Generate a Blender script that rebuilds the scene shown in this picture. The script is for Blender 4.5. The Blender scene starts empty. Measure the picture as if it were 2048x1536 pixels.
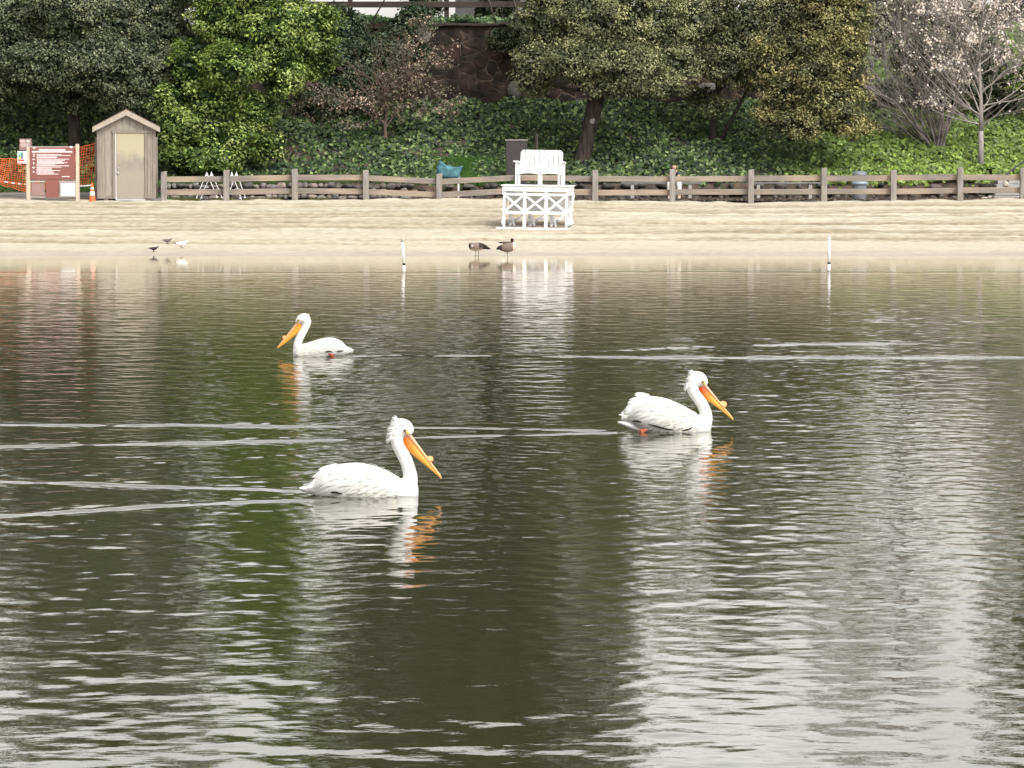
import bpy, bmesh, math, random
import numpy as np
from mathutils import Vector, Matrix
R = math.radians
random.seed(7); rng = np.random.default_rng(11)
scene = bpy.context.scene
C = scene.collection

# ------------------------------------------------------------ camera
F = 6827.0; CAMZ = 2.46; PITCH = math.atan(468.0/F)
cam_d = bpy.data.cameras.new('camera'); cam = bpy.data.objects.new('camera', cam_d); C.objects.link(cam)
cam_d.sensor_width = 36.0; cam_d.lens = 120.0; cam_d.clip_start = 0.5; cam_d.clip_end = 3000.0
cam.location = (0, 0, CAMZ); cam.rotation_euler = (R(90)-PITCH, 0, 0)
scene.camera = cam
# ------------------------------------------------------------ world, sun, exposure
SUN_EL = R(47); SUN_DIR = Vector((0.55, -0.83, 0)).normalized()*math.cos(SUN_EL) + Vector((0, 0, math.sin(SUN_EL)))
world = bpy.data.worlds.new('World'); scene.world = world; world.use_nodes = True
wn = world.node_tree; wn.nodes.clear()
wo = wn.nodes.new('ShaderNodeOutputWorld'); bg = wn.nodes.new('ShaderNodeBackground')
sky = wn.nodes.new('ShaderNodeTexSky'); sky.sky_type = 'NISHITA'; sky.sun_disc = False
sky.sun_elevation = SUN_EL; sky.sun_rotation = math.atan2(0.55, -0.83); sky.air_density = 1.0; sky.dust_density = 4.0
bw = wn.nodes.new('ShaderNodeRGBToBW'); mixw = wn.nodes.new('ShaderNodeMix'); mixw.data_type = 'RGBA'
wn.links.new(sky.outputs[0], bw.inputs[0])
mixw.inputs[0].default_value = 0.93
wn.links.new(sky.outputs[0], mixw.inputs[6]); wn.links.new(bw.outputs[0], mixw.inputs[7])
# thin broken cloud: a soft brighter / darker mottling of the overcast
wtc = wn.nodes.new('ShaderNodeTexCoord'); wns = wn.nodes.new('ShaderNodeTexNoise'); wns.inputs['Scale'].default_value = 3.5; wns.inputs['Detail'].default_value = 5
wmr = wn.nodes.new('ShaderNodeMapRange'); wmr.inputs[1].default_value = 0.3; wmr.inputs[2].default_value = 0.7; wmr.inputs[3].default_value = 1.3; wmr.inputs[4].default_value = 2.4
wmul = wn.nodes.new('ShaderNodeVectorMath'); wmul.operation = 'SCALE'
wn.links.new(wtc.outputs['Generated'], wns.inputs['Vector']); wn.links.new(wns.outputs[0], wmr.inputs[0])
wn.links.new(mixw.outputs[2], wmul.inputs[0]); wn.links.new(wmr.outputs[0], wmul.inputs['Scale'])
# sky gain added low over the far shore to brighten reflections in the water
wsx = wn.nodes.new('ShaderNodeSeparateXYZ'); wn.links.new(wtc.outputs['Generated'], wsx.inputs[0])
wm1 = wn.nodes.new('ShaderNodeMapRange'); wm1.interpolation_type = 'SMOOTHSTEP'; wm1.inputs[1].default_value = 0.45; wm1.inputs[2].default_value = 0.95; wm1.inputs[3].default_value = 1.0; wm1.inputs[4].default_value = 1.7
wn.links.new(wsx.outputs[1], wm1.inputs[0]); wmul2 = wn.nodes.new('ShaderNodeVectorMath'); wmul2.operation = 'SCALE'
wn.links.new(wmul.outputs[0], wmul2.inputs[0]); wn.links.new(wm1.outputs[0], wmul2.inputs['Scale'])
wtint = wn.nodes.new('ShaderNodeVectorMath'); wtint.operation = 'MULTIPLY'; wtint.inputs[1].default_value = (1.03, 1.0, 0.955)
wn.links.new(wmul2.outputs[0], wtint.inputs[0]); wn.links.new(wtint.outputs[0], bg.inputs[0]); bg.inputs[1].default_value = 0.15
wn.links.new(bg.outputs[0], wo.inputs[0])
sun_d = bpy.data.lights.new('sun', 'SUN'); sun = bpy.data.objects.new('sun', sun_d); C.objects.link(sun)
sun_d.energy = 1.1; sun_d.angle = R(12); sun_d.color = (1.0, 0.95, 0.87)
sun.rotation_euler = SUN_DIR.to_track_quat('Z', 'Y').to_euler()
scene.view_settings.view_transform = 'Standard'; scene.view_settings.look = 'None'
scene.view_settings.exposure = 0.30; scene.view_settings.gamma = 1.0
scene.render.engine = 'CYCLES'
scene.cycles.max_bounces = 6; scene.cycles.diffuse_bounces = 3; scene.cycles.glossy_bounces = 3
scene.cycles.transmission_bounces = 4; scene.cycles.use_denoising = True
try: scene.cycles.denoiser = 'OPENIMAGEDENOISE'
except Exception: pass
scene.cycles.sample_clamp_indirect = 8.0

# ------------------------------------------------------------ helpers
def at(px, py, D):
    """world point at depth D seen at pixel (px,py) of the 2048x1536 photograph"""
    dy = math.cos(PITCH) + (768-py)/F*math.sin(PITCH)
    dz = -math.sin(PITCH) + (768-py)/F*math.cos(PITCH)
    k = D/dy
    return Vector(((px-1024)/F*k, D, CAMZ + dz*k))
def lin(c):
    return tuple(((v/255)/12.92 if v/255 <= 0.04045 else ((v/255+0.055)/1.055)**2.4) for v in c)
def tag(o, label=None, cat=None, group=None, kind=None):
    if label: o['label'] = label
    if cat: o['category'] = cat
    if group: o['group'] = group
    if kind: o['kind'] = kind
    return o
def empty(name, loc, rz=0.0):
    o = bpy.data.objects.new(name, None); C.objects.link(o); o.location = loc; o.rotation_euler = (0, 0, rz)
    o.empty_display_size = 0.2
    return o
def link(name, me, mat=None, parent=None, loc=None):
    o = bpy.data.objects.new(name, me); C.objects.link(o)
    if mat is not None: me.materials.append(mat)
    if parent is not None: o.parent = parent
    if loc is not None: o.location = loc
    return o
def copy_tree(o, parent=None):
    c = o.copy(); C.objects.link(c); c.parent = parent
    for ch in list(o.children): copy_tree(ch, c)
    return c
def smooth(me):
    me.polygons.foreach_set('use_smooth', np.ones(len(me.polygons), dtype=bool))
def np_mesh(name, verts, quads=None, tris=None, cols=None, sm=False):
    me = bpy.data.meshes.new(name)
    verts = np.asarray(verts, dtype=np.float32)
    nq = 0 if quads is None else len(quads); nt = 0 if tris is None else len(tris)
    me.vertices.add(len(verts)); me.vertices.foreach_set('co', verts.ravel())
    idx = []
    if nq: idx.append(np.asarray(quads, dtype=np.int32).ravel())
    if nt: idx.append(np.asarray(tris, dtype=np.int32).ravel())
    idx = np.concatenate(idx)
    me.loops.add(len(idx)); me.loops.foreach_set('vertex_index', idx)
    st = np.concatenate([np.arange(nq)*4, nq*4+np.arange(nt)*3]).astype(np.int32)
    me.polygons.add(nq+nt); me.polygons.foreach_set('loop_start', st)
    me.update(calc_edges=True)
    if sm: smooth(me)
    if cols is not None:
        a = me.color_attributes.new('tone', 'FLOAT_COLOR', 'POINT')
        c4 = np.ones((len(verts), 4), dtype=np.float32); c4[:, :3] = cols
        a.data.foreach_set('color', c4.ravel())
    return me
class MB:
    def __init__(s): s.v = []; s.f = []
    def add(s, vs, fs):
        n = len(s.v); s.v += [tuple(v) for v in vs]; s.f += [tuple(i+n for i in f) for f in fs]
    def box(s, c, d, rot=None):
        hx, hy, hz = d[0]/2, d[1]/2, d[2]/2
        vs = [Vector((x, y, z)) for x in (-hx, hx) for y in (-hy, hy) for z in (-hz, hz)]
        if rot is not None: vs = [rot @ v for v in vs]
        s.add([v+Vector(c) for v in vs], [(0,1,3,2),(4,6,7,5),(0,4,5,1),(2,3,7,6),(0,2,6,4),(1,5,7,3)])
    def bar(s, a, b, w, h, up=Vector((0, 0, 1))):
        a = Vector(a); b = Vector(b); d = (b-a)
        L = d.length; d.normalize(); sd = d.cross(up)
        if sd.length < 1e-4: sd = d.cross(Vector((0, 1, 0)))
        sd.normalize(); u = sd.cross(d)
        vs = [a + sd*(w/2*i) + u*(h/2*j) + d*(L*k) for k in (0, 1) for i, j in ((-1,-1),(1,-1),(1,1),(-1,1))]
        s.add(vs, [(3,2,1,0),(4,5,6,7),(0,1,5,4),(1,2,6,5),(2,3,7,6),(3,0,4,7)])
    def tube(s, pts, rs, n=8, cap=True):
        pts = [Vector(p) for p in pts]; base = len(s.v); up = Vector((0.13, 0.27, 1)).normalized(); m = len(pts)
        for i, p in enumerate(pts):
            t = (pts[min(i+1, m-1)]-pts[max(i-1, 0)]).normalized()
            u = t.cross(up)
            if u.length < 1e-3: u = t.cross(Vector((1, 0, 0)))
            u.normalize(); w = t.cross(u); r = rs[i] if hasattr(rs, '__len__') else rs
            for k in range(n):
                a = 2*math.pi*k/n; q = p+u*(r*math.cos(a))+w*(r*math.sin(a)); s.v.append(tuple(q))
        for i in range(m-1):
            for k in range(n):
                a = base+i*n+k; b = base+i*n+(k+1) % n; s.f.append((a, b, b+n, a+n))
        if cap:
            s.f.append(tuple(base+k for k in range(n))[::-1]); s.f.append(tuple(base+(m-1)*n+k for k in range(n)))
    def lathe(s, prof, n=20, c=(0, 0, 0)):
        base = len(s.v)
        for r, z in prof:
            for k in range(n):
                a = 2*math.pi*k/n; s.v.append((c[0]+r*math.cos(a), c[1]+r*math.sin(a), c[2]+z))
        for i in range(len(prof)-1):
            for k in range(n):
                a = base+i*n+k; b = base+i*n+(k+1) % n; s.f.append((a, b, b+n, a+n))
        s.f.append(tuple(base+k for k in range(n))[::-1]); s.f.append(tuple(base+(len(prof)-1)*n+k for k in range(n)))
    def loft(s, pts, n=18):
        """pts (x,z,r_perp,r_y[,y]): tube with elliptical sections along a line in the xz plane"""
        m = len(pts); base = len(s.v)
        for i, p in enumerate(pts):
            a = pts[max(i-1, 0)]; b = pts[min(i+1, m-1)]
            t = Vector((b[0]-a[0], 0, b[1]-a[1])).normalized(); nn = Vector((-t.z, 0, t.x))
            yy = p[4] if len(p) > 4 else 0.0
            for k in range(n):
                an = 2*math.pi*k/n
                q = Vector((p[0], yy, p[1])) + nn*(p[2]*math.cos(an)) + Vector((0, 1, 0))*(p[3]*math.sin(an)); s.v.append(tuple(q))
        for i in range(m-1):
            for k in range(n):
                a = base+i*n+k; b = base+i*n+(k+1) % n; s.f.append((a, b, b+n, a+n))
        s.f.append(tuple(base+k for k in range(n))[::-1]); s.f.append(tuple(base+(m-1)*n+k for k in range(n)))
    def mesh(s, name, sm=False, bevel=0.0):
        me = bpy.data.meshes.new(name); me.from_pydata(s.v, [], s.f)
        bm = bmesh.new(); bm.from_mesh(me); bmesh.ops.recalc_face_normals(bm, faces=bm.faces)
        if bevel > 0:
            bmesh.ops.bevel(bm, geom=[e for e in bm.edges if e.is_manifold and e.calc_face_angle(0) > 0.5], offset=bevel, segments=1, affect='EDGES')
        bm.to_mesh(me); bm.free()
        if sm: smooth(me)
        return me
    def build(s, name, mat, parent=None, sm=False, bevel=0.0, loc=None):
        return link(name, s.mesh(name, sm, bevel), mat, parent, loc)
def catmull(pts, n=6):
    P = [np.array(p, float) for p in pts]; P = [2*P[0]-P[1]]+P+[2*P[-1]-P[-2]]; out = []
    for i in range(1, len(P)-2):
        for k in range(n):
            t = k/n
            out.append(0.5*((2*P[i])+(-P[i-1]+P[i+1])*t+(2*P[i-1]-5*P[i]+4*P[i+1]-P[i+2])*t*t+(-P[i-1]+3*P[i]-3*P[i+1]+P[i+2])*t**3))
    out.append(P[-2]); return out
def remesh(me, voxel, it=4):
    o = bpy.data.objects.new('tmp', me); C.objects.link(o)
    m = o.modifiers.new('r', 'REMESH'); m.mode = 'VOXEL'; m.voxel_size = voxel
    if it:
        s = o.modifiers.new('s', 'SMOOTH'); s.iterations = it; s.factor = 0.5
    dg = bpy.context.evaluated_depsgraph_get(); dg.update()
    me2 = bpy.data.meshes.new_from_object(o.evaluated_get(dg)); bpy.data.objects.remove(o); smooth(me2)
    return me2
def color_verts(me, fn):
    n = len(me.vertices); co = np.empty(n*3, dtype=np.float32); me.vertices.foreach_get('co', co); co = co.reshape(-1, 3)
    a = me.color_attributes.new('tone', 'FLOAT_COLOR', 'POINT'); c4 = np.ones((n, 4), dtype=np.float32)
    for i in range(n): c4[i, :3] = fn(*co[i])
    a.data.foreach_set('color', c4.ravel())
def vnoise(x, y, seed=0):
    """smooth value noise in [-1,1] on arrays"""
    xi = np.floor(x).astype(np.int64); yi = np.floor(y).astype(np.int64); xf = x-xi; yf = y-yi
    def h(a, b):
        n = (a*374761393 + b*668265263 + seed*1442695041) & 0xffffffff
        n = ((n ^ (n >> 13))*1274126177) & 0xffffffff
        return ((n ^ (n >> 16)) & 0xffff)/32767.5-1
    u = xf*xf*(3-2*xf); v = yf*yf*(3-2*yf)
    return (h(xi, yi)*(1-u)+h(xi+1, yi)*u)*(1-v)+(h(xi, yi+1)*(1-u)+h(xi+1, yi+1)*u)*v
def sstep(a, b, x):
    t = np.clip((x-a)/(b-a), 0, 1); return t*t*(3-2*t)

# ------------------------------------------------------------ materials
def newmat(name):
    m = bpy.data.materials.new(name); m.use_nodes = True; nt = m.node_tree
    return m, nt, nt.nodes['Principled BSDF']
def noise_col(nt, scale, c1, c2, detail=4, stretch=(1, 1, 1), lo=0.35, hi=0.65, coord='Object'):
    tc = nt.nodes.new('ShaderNodeTexCoord'); mp = nt.nodes.new('ShaderNodeMapping'); mp.inputs['Scale'].default_value = stretch
    ns = nt.nodes.new('ShaderNodeTexNoise'); ns.inputs['Scale'].default_value = scale; ns.inputs['Detail'].default_value = detail
    cr = nt.nodes.new('ShaderNodeValToRGB'); cr.color_ramp.elements[0].position = lo; cr.color_ramp.elements[1].position = hi
    cr.color_ramp.elements[0].color = (*c1, 1); cr.color_ramp.elements[1].color = (*c2, 1)
    nt.links.new(tc.outputs[coord], mp.inputs[0]); nt.links.new(mp.outputs[0], ns.inputs['Vector']); nt.links.new(ns.outputs[0], cr.inputs[0])
    return cr.outputs[0], ns.outputs[0]
def bump(nt, bs, h, strength=0.3, dist=0.02):
    b = nt.nodes.new('ShaderNodeBump'); b.inputs['Strength'].default_value = strength; b.inputs['Distance'].default_value = dist
    nt.links.new(h, b.inputs['Height']); nt.links.new(b.outputs[0], bs.inputs['Normal'])
def simple(name, c, rough=0.6, var=0.12, scale=8, stretch=(1, 1, 1), bstr=0.15, metal=0.0):
    m, nt, bs = newmat(name)
    c1 = tuple(v*(1-var) for v in c); c2 = tuple(min(1, v*(1+var)) for v in c)
    col, h = noise_col(nt, scale, c1, c2, 5, stretch)
    nt.links.new(col, bs.inputs['Base Color']); bs.inputs['Roughness'].default_value = rough; bs.inputs['Metallic'].default_value = metal
    if bstr: bump(nt, bs, h, bstr, 0.01)
    return m
def vmat(name, rough=0.6, trans=0.0, spec=0.5):
    m, nt, bs = newmat(name)
    a = nt.nodes.new('ShaderNodeAttribute'); a.attribute_name = 'tone'
    nt.links.new(a.outputs['Color'], bs.inputs['Base Color']); bs.inputs['Roughness'].default_value = rough
    bs.inputs['Specular IOR Level'].default_value = spec
    if trans > 0:
        t = nt.nodes.new('ShaderNodeBsdfTranslucent'); mx = nt.nodes.new('ShaderNodeMixShader'); mx.inputs[0].default_value = trans
        hs = nt.nodes.new('ShaderNodeHueSaturation'); hs.inputs['Value'].default_value = 1.3; hs.inputs['Saturation'].default_value = 1.1
        nt.links.new(a.outputs['Color'], hs.inputs['Color']); nt.links.new(hs.outputs[0], t.inputs[0])
        out = nt.nodes['Material Output']
        nt.links.new(bs.outputs[0], mx.inputs[1]); nt.links.new(t.outputs[0], mx.inputs[2]); nt.links.new(mx.outputs[0], out.inputs[0])
    return m
M = {}
M['leaf'] = vmat('leaf', 0.5, 0.25, 0.4)
M['petal'] = vmat('petal', 0.7, 0.2, 0.2)
M['bird'] = vmat('bird_feathers', 0.8, 0.0, 0.2)
M['bill'] = vmat('bill_skin', 0.45, 0.0, 0.4)
M['bark_dark'] = simple('bark_dark', (0.045, 0.036, 0.032), 0.95, 0.6, 9, (1, 1, 0.25), 0.9)
M['bark_grey'] = simple('bark_grey', (0.26, 0.235, 0.22), 0.9, 0.25, 10, (1, 1, 0.3), 0.4)
M['bark_twig'] = simple('bark_twig', (0.19, 0.165, 0.165), 0.9, 0.4, 3, (1, 1, 1), 0.0)
M['bark_tan'] = simple('bark_tan', (0.13, 0.095, 0.075), 0.9, 0.3, 3, (1, 1, 1), 0.0)
M['white'] = simple('white_paint', (0.74, 0.75, 0.77), 0.45, 0.05, 6, (1, 1, 1), 0.05)
M['feather'] = simple('white_feather', (0.67, 0.67, 0.665), 0.85, 0.04, 14, (1, 1, 1), 0.05)
M['red_brown'] = simple('brown_sign_paint', lin((126, 76, 70)), 0.5, 0.06, 5)
M['grey_brown'] = simple('faded_brown_board', lin((140, 112, 108)), 0.7, 0.08, 5)
M['sign_white'] = simple('white_sign_print', (0.80, 0.72, 0.74), 0.6, 0.03, 5)
M['paper'] = simple('white_paper', (0.62, 0.68, 0.72), 0.6, 0.08, 9)
M['dark'] = simple('dark_gap', (0.01, 0.01, 0.01), 0.9, 0.1, 5)
M['steel'] = simple('brushed_steel', (0.5, 0.5, 0.5), 0.35, 0.1, 20, (1, 1, 1), 0.05, 0.8)
M['orange'] = simple('orange_plastic', (0.75, 0.13, 0.04), 0.5, 0.12, 6)
M['net'] = simple('orange_net_plastic', (0.80, 0.16, 0.05), 0.5, 0.15, 6, (1, 1, 1), 0)
M['greyplastic'] = simple('grey_blue_plastic', (0.16, 0.18, 0.21), 0.5, 0.1, 5)
M['blueplastic'] = simple('pale_blue_plastic', (0.24, 0.30, 0.35), 0.4, 0.1, 5)
M['teal'] = simple('teal_fabric', (0.065, 0.17, 0.21), 0.85, 0.3, 7, (1, 1, 1), 0.6)
M['cabinet'] = simple('dark_brown_metal', (0.033, 0.028, 0.028), 0.6, 0.08, 5)
M['benchwood'] = simple('grey_bench_wood', (0.16, 0.15, 0.15), 0.8, 0.2, 6, (0.3, 1, 1))
M['concrete'] = simple('pale_concrete', (0.30, 0.29, 0.28), 0.9, 0.15, 8)
M['palestone'] = simple('pale_wall_stone', (0.17, 0.165, 0.155), 0.9, 0.3, 9)
M['skin'] = simple('skin', (0.55, 0.33, 0.25), 0.6, 0.05, 6, (1, 1, 1), 0)
M['hair'] = simple('dark_hair', (0.05, 0.02, 0.02), 0.6, 0.2, 20)
M['cloth_white'] = simple('white_cloth', (0.62, 0.62, 0.60), 0.9, 0.06, 9)
M['cloth_dark'] = simple('dark_cloth', (0.03, 0.035, 0.04), 0.9, 0.1, 9)

def wood(name, g, o):
    """weathered timber: grey, with orange-brown patches, streaked along x"""
    m, nt, bs = newmat(name)
    c1, _ = noise_col(nt, 1.1, g, o, 3, (0.7, 1, 1.5), 0.40, 0.62)
    c2, h = noise_col(nt, 9, (0.72, 0.72, 0.72), (1.12, 1.12, 1.12), 6, (0.12, 1, 1.6), 0.3, 0.7)
    mx = nt.nodes.new('ShaderNodeMix'); mx.data_type = 'RGBA'; mx.blend_type = 'MULTIPLY'; mx.inputs[0].default_value = 1.0
    nt.links.new(c1, mx.inputs[6]); nt.links.new(c2, mx.inputs[7]); nt.links.new(mx.outputs[2], bs.inputs['Base Color'])
    bs.inputs['Roughness'].default_value = 0.85; bump(nt, bs, h, 0.5, 0.012)
    return m
M['rail'] = wood('weathered_rail', (0.205, 0.185, 0.16), (0.315, 0.25, 0.19))
M['post'] = simple('weathered_post', (0.215, 0.20, 0.18), 0.85, 0.28, 12, (1, 1, 0.15), 0.4)
M['postpale'] = simple('pale_timber_post', (0.50, 0.40, 0.32), 0.8, 0.12, 12, (1, 1, 0.15), 0.3)
M['railpale'] = simple('grey_timber_rail', (0.36, 0.31, 0.28), 0.8, 0.15, 12, (0.15, 1, 1), 0.3)
M['shed'] = simple('shed_board', (0.255, 0.235, 0.195), 0.75, 0.14, 16, (1, 1, 0.2), 0.35)
M['shedtrim'] = simple('shed_trim', (0.19, 0.17, 0.14), 0.75, 0.12, 16, (1, 1, 0.2), 0.3)
M['fascia'] = simple('fascia_board', (0.32, 0.285, 0.235), 0.75, 0.1, 10, (1, 1, 1), 0.2)
M['shingle'] = simple('brown_shingle', (0.10, 0.07, 0.055), 0.9, 0.4, 30, (1, 1, 1), 0.6)
M['guard'] = simple('guard_beam', (0.045, 0.032, 0.028), 0.8, 0.2, 8, (0.2, 1, 1))
# shed door: yellowish above, scuffed and greyer below (a real stain on the door)
m, nt, bs = newmat('metal_door'); M['door'] = m
tc = nt.nodes.new('ShaderNodeTexCoord'); sp = nt.nodes.new('ShaderNodeSeparateXYZ'); nt.links.new(tc.outputs['Object'], sp.inputs[0])
ns = nt.nodes.new('ShaderNodeTexNoise'); ns.inputs['Scale'].default_value = 4; ns.inputs['Detail'].default_value = 6; nt.links.new(tc.outputs['Object'], ns.inputs['Vector'])
ad = nt.nodes.new('ShaderNodeMath'); ad.operation = 'MULTIPLY_ADD'; ad.inputs[1].default_value = 0.9; nt.links.new(ns.outputs[0], ad.inputs[0]); nt.links.new(sp.outputs[2], ad.inputs[2])
cr = nt.nodes.new('ShaderNodeValToRGB'); nt.links.new(ad.outputs[0], cr.inputs[0])
mr = nt.nodes.new('ShaderNodeMapRange'); mr.inputs[1].default_value = 0.3; mr.inputs[2].default_value = 2.5; nt.links.new(ad.outputs[0], mr.inputs[0]); nt.links.new(mr.outputs[0], cr.inputs[0])
e = cr.color_ramp.elements; e[0].position = 0.0; e[0].color = (0.24, 0.22, 0.19, 1); e[1].position = 1.0; e[1].color = (0.35, 0.315, 0.225, 1)
e2 = e.new(0.42); e2.color = (0.27, 0.245, 0.195, 1); e3 = e.new(0.56); e3.color = (0.22, 0.20, 0.17, 1); e4 = e.new(0.72); e4.color = (0.36, 0.32, 0.225, 1)
nt.links.new(cr.outputs[0], bs.inputs['Base Color']); bs.inputs['Roughness'].default_value = 0.6
bump(nt, bs, ns.outputs[0], 0.1, 0.01)

# sand
m, nt, bs = newmat('sand'); M['sand'] = m
tc = nt.nodes.new('ShaderNodeTexCoord'); sp = nt.nodes.new('ShaderNodeSeparateXYZ'); nt.links.new(tc.outputs['Object'], sp.inputs[0])
c1, h1 = noise_col(nt, 1.3, (0.465, 0.42, 0.335), (0.51, 0.465, 0.38), 7, (0.35, 1, 1), 0.3, 0.7)
c2, h2 = noise_col(nt, 11, (0.78, 0.765, 0.74), (1.10, 1.10, 1.10), 8, (0.45, 1, 1), 0.34, 0.66)
mx = nt.nodes.new('ShaderNodeMix'); mx.data_type = 'RGBA'; mx.blend_type = 'MULTIPLY'; mx.inputs[0].default_value = 1
nt.links.new(c1, mx.inputs[6]); nt.links.new(c2, mx.inputs[7])
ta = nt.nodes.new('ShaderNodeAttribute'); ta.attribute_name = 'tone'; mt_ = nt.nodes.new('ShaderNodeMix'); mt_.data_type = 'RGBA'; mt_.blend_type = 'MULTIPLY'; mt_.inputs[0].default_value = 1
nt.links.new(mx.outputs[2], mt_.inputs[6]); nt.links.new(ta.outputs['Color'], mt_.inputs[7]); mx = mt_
wet = nt.nodes.new('ShaderNodeMapRange'); wet.inputs[1].default_value = 80.6; wet.inputs[2].default_value = 83.2; wet.inputs[3].default_value = 1; wet.inputs[4].default_value = 0
wa = nt.nodes.new('ShaderNodeMath'); wa.operation = 'MULTIPLY_ADD'; wa.inputs[1].default_value = 1.6; nt.links.new(h1, wa.inputs[0]); nt.links.new(sp.outputs[1], wa.inputs[2])
nt.links.new(wa.outputs[0], wet.inputs[0])
mw = nt.nodes.new('ShaderNodeMix'); mw.data_type = 'RGBA'; mw.blend_type = 'MULTIPLY'; nt.links.new(wet.outputs[0], mw.inputs[0])
nt.links.new(mx.outputs[2], mw.inputs[6]); mw.inputs[7].default_value = (0.74, 0.75, 0.80, 1)
nt.links.new(mw.outputs[2], bs.inputs['Base Color']); bs.inputs['Roughness'].default_value = 0.9
bump(nt, bs, h2, 0.25, 0.02)
# soil / grass / path on the ground behind the beach
m, nt, bs = newmat('earth'); M['earth'] = m
c1, h1 = noise_col(nt, 3, (0.030, 0.022, 0.015), (0.085, 0.06, 0.04), 8)
nt.links.new(c1, bs.inputs['Base Color']); bs.inputs['Roughness'].default_value = 0.95; bump(nt, bs, h1, 0.8, 0.1)
M['path'] = simple('grey_path', (0.20, 0.185, 0.175), 0.95, 0.25, 5, (0.5, 1, 1), 0.5)
# rocks
m, nt, bs = newmat('field_rock'); M['rock'] = m
a = nt.nodes.new('ShaderNodeAttribute'); a.attribute_name = 'tone'
c2, h2 = noise_col(nt, 7, (0.6, 0.6, 0.6), (1.2, 1.2, 1.2), 7)
mx = nt.nodes.new('ShaderNodeMix'); mx.data_type = 'RGBA'; mx.blend_type = 'MULTIPLY'; mx.inputs[0].default_value = 1
nt.links.new(a.outputs['Color'], mx.inputs[6]); nt.links.new(c2, mx.inputs[7]); nt.links.new(mx.outputs[2], bs.inputs['Base Color'])
bs.inputs['Roughness'].default_value = 0.9; bump(nt, bs, h2, 0.7, 0.03)
# retaining wall: irregular dark red-brown stones, pale raised mortar lines
m, nt, bs = newmat('red_rubble_wall'); M['wallstone'] = m
tc = nt.nodes.new('ShaderNodeTexCoord'); nw = nt.nodes.new('ShaderNodeTexNoise'); nw.inputs['Scale'].default_value = 1.3; nw.inputs['Detail'].default_value = 3
va = nt.nodes.new('ShaderNodeVectorMath'); va.operation = 'MULTIPLY_ADD'; va.inputs[1].default_value = (0.5, 0.5, 0.5)
mp = nt.nodes.new('ShaderNodeMapping'); mp.inputs['Scale'].default_value = (1, 0.0, 1.25)
nt.links.new(tc.outputs['Object'], nw.inputs['Vector']); nt.links.new(nw.outputs['Color'], va.inputs[0]); nt.links.new(tc.outputs['Object'], va.inputs[2]); nt.links.new(va.outputs[0], mp.inputs[0])
v1 = nt.nodes.new('ShaderNodeTexVoronoi'); v1.inputs['Scale'].default_value = 2.1; v1.inputs['Randomness'].default_value = 0.9; v1.feature = 'F1'; v1.distance = 'MANHATTAN' if False else 'EUCLIDEAN'
v2 = nt.nodes.new('ShaderNodeTexVoronoi'); v2.inputs['Scale'].default_value = 2.1; v2.inputs['Randomness'].default_value = 0.9; v2.feature = 'DISTANCE_TO_EDGE'
nt.links.new(mp.outputs[0], v1.inputs['Vector']); nt.links.new(mp.outputs[0], v2.inputs['Vector'])
bwn = nt.nodes.new('ShaderNodeSeparateColor'); nt.links.new(v1.outputs['Color'], bwn.inputs[0])
cr = nt.nodes.new('ShaderNodeValToRGB'); nt.links.new(bwn.outputs[0], cr.inputs[0])
e = cr.color_ramp.elements; e[0].color = (0.016, 0.013, 0.012, 1); e[1].color = (0.058, 0.044, 0.037, 1); e[1].position = 0.93
x = e.new(0.3); x.color = (0.033, 0.020, 0.017, 1); x = e.new(0.65); x.color = (0.042, 0.026, 0.022, 1)
fine, hf = noise_col(nt, 2.2, (0.22, 0.24, 0.22), (1.25, 1.2, 1.2), 9, lo=0.38, hi=0.62)
mx = nt.nodes.new('ShaderNodeMix'); mx.data_type = 'RGBA'; mx.blend_type = 'MULTIPLY'; mx.inputs[0].default_value = 1
nt.links.new(cr.outputs[0], mx.inputs[6]); nt.links.new(fine, mx.inputs[7])
er = nt.nodes.new('ShaderNodeValToRGB'); er.color_ramp.elements[0].position = 0.018; er.color_ramp.elements[1].position = 0.045
er.color_ramp.elements[0].color = (1, 1, 1, 1); er.color_ramp.elements[1].color = (0, 0, 0, 1); nt.links.new(v2.outputs[0], er.inputs[0])
mo, _ = noise_col(nt, 1.1, (0.018, 0.015, 0.014), (0.16, 0.12, 0.095), 6, lo=0.47, hi=0.62)
mm = nt.nodes.new('ShaderNodeMix'); mm.data_type = 'RGBA'; nt.links.new(er.outputs[0], mm.inputs[0]); nt.links.new(mx.outputs[2], mm.inputs[6]); nt.links.new(mo, mm.inputs[7])
nt.links.new(mm.outputs[2], bs.inputs['Base Color']); bs.inputs['Roughness'].default_value = 0.9
er2 = nt.nodes.new('ShaderNodeMapRange'); er2.inputs[2].default_value = 0.1; nt.links.new(v2.outputs[0], er2.inputs[0])
bump(nt, bs, er2.outputs[0], 0.5, 0.04)
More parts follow.
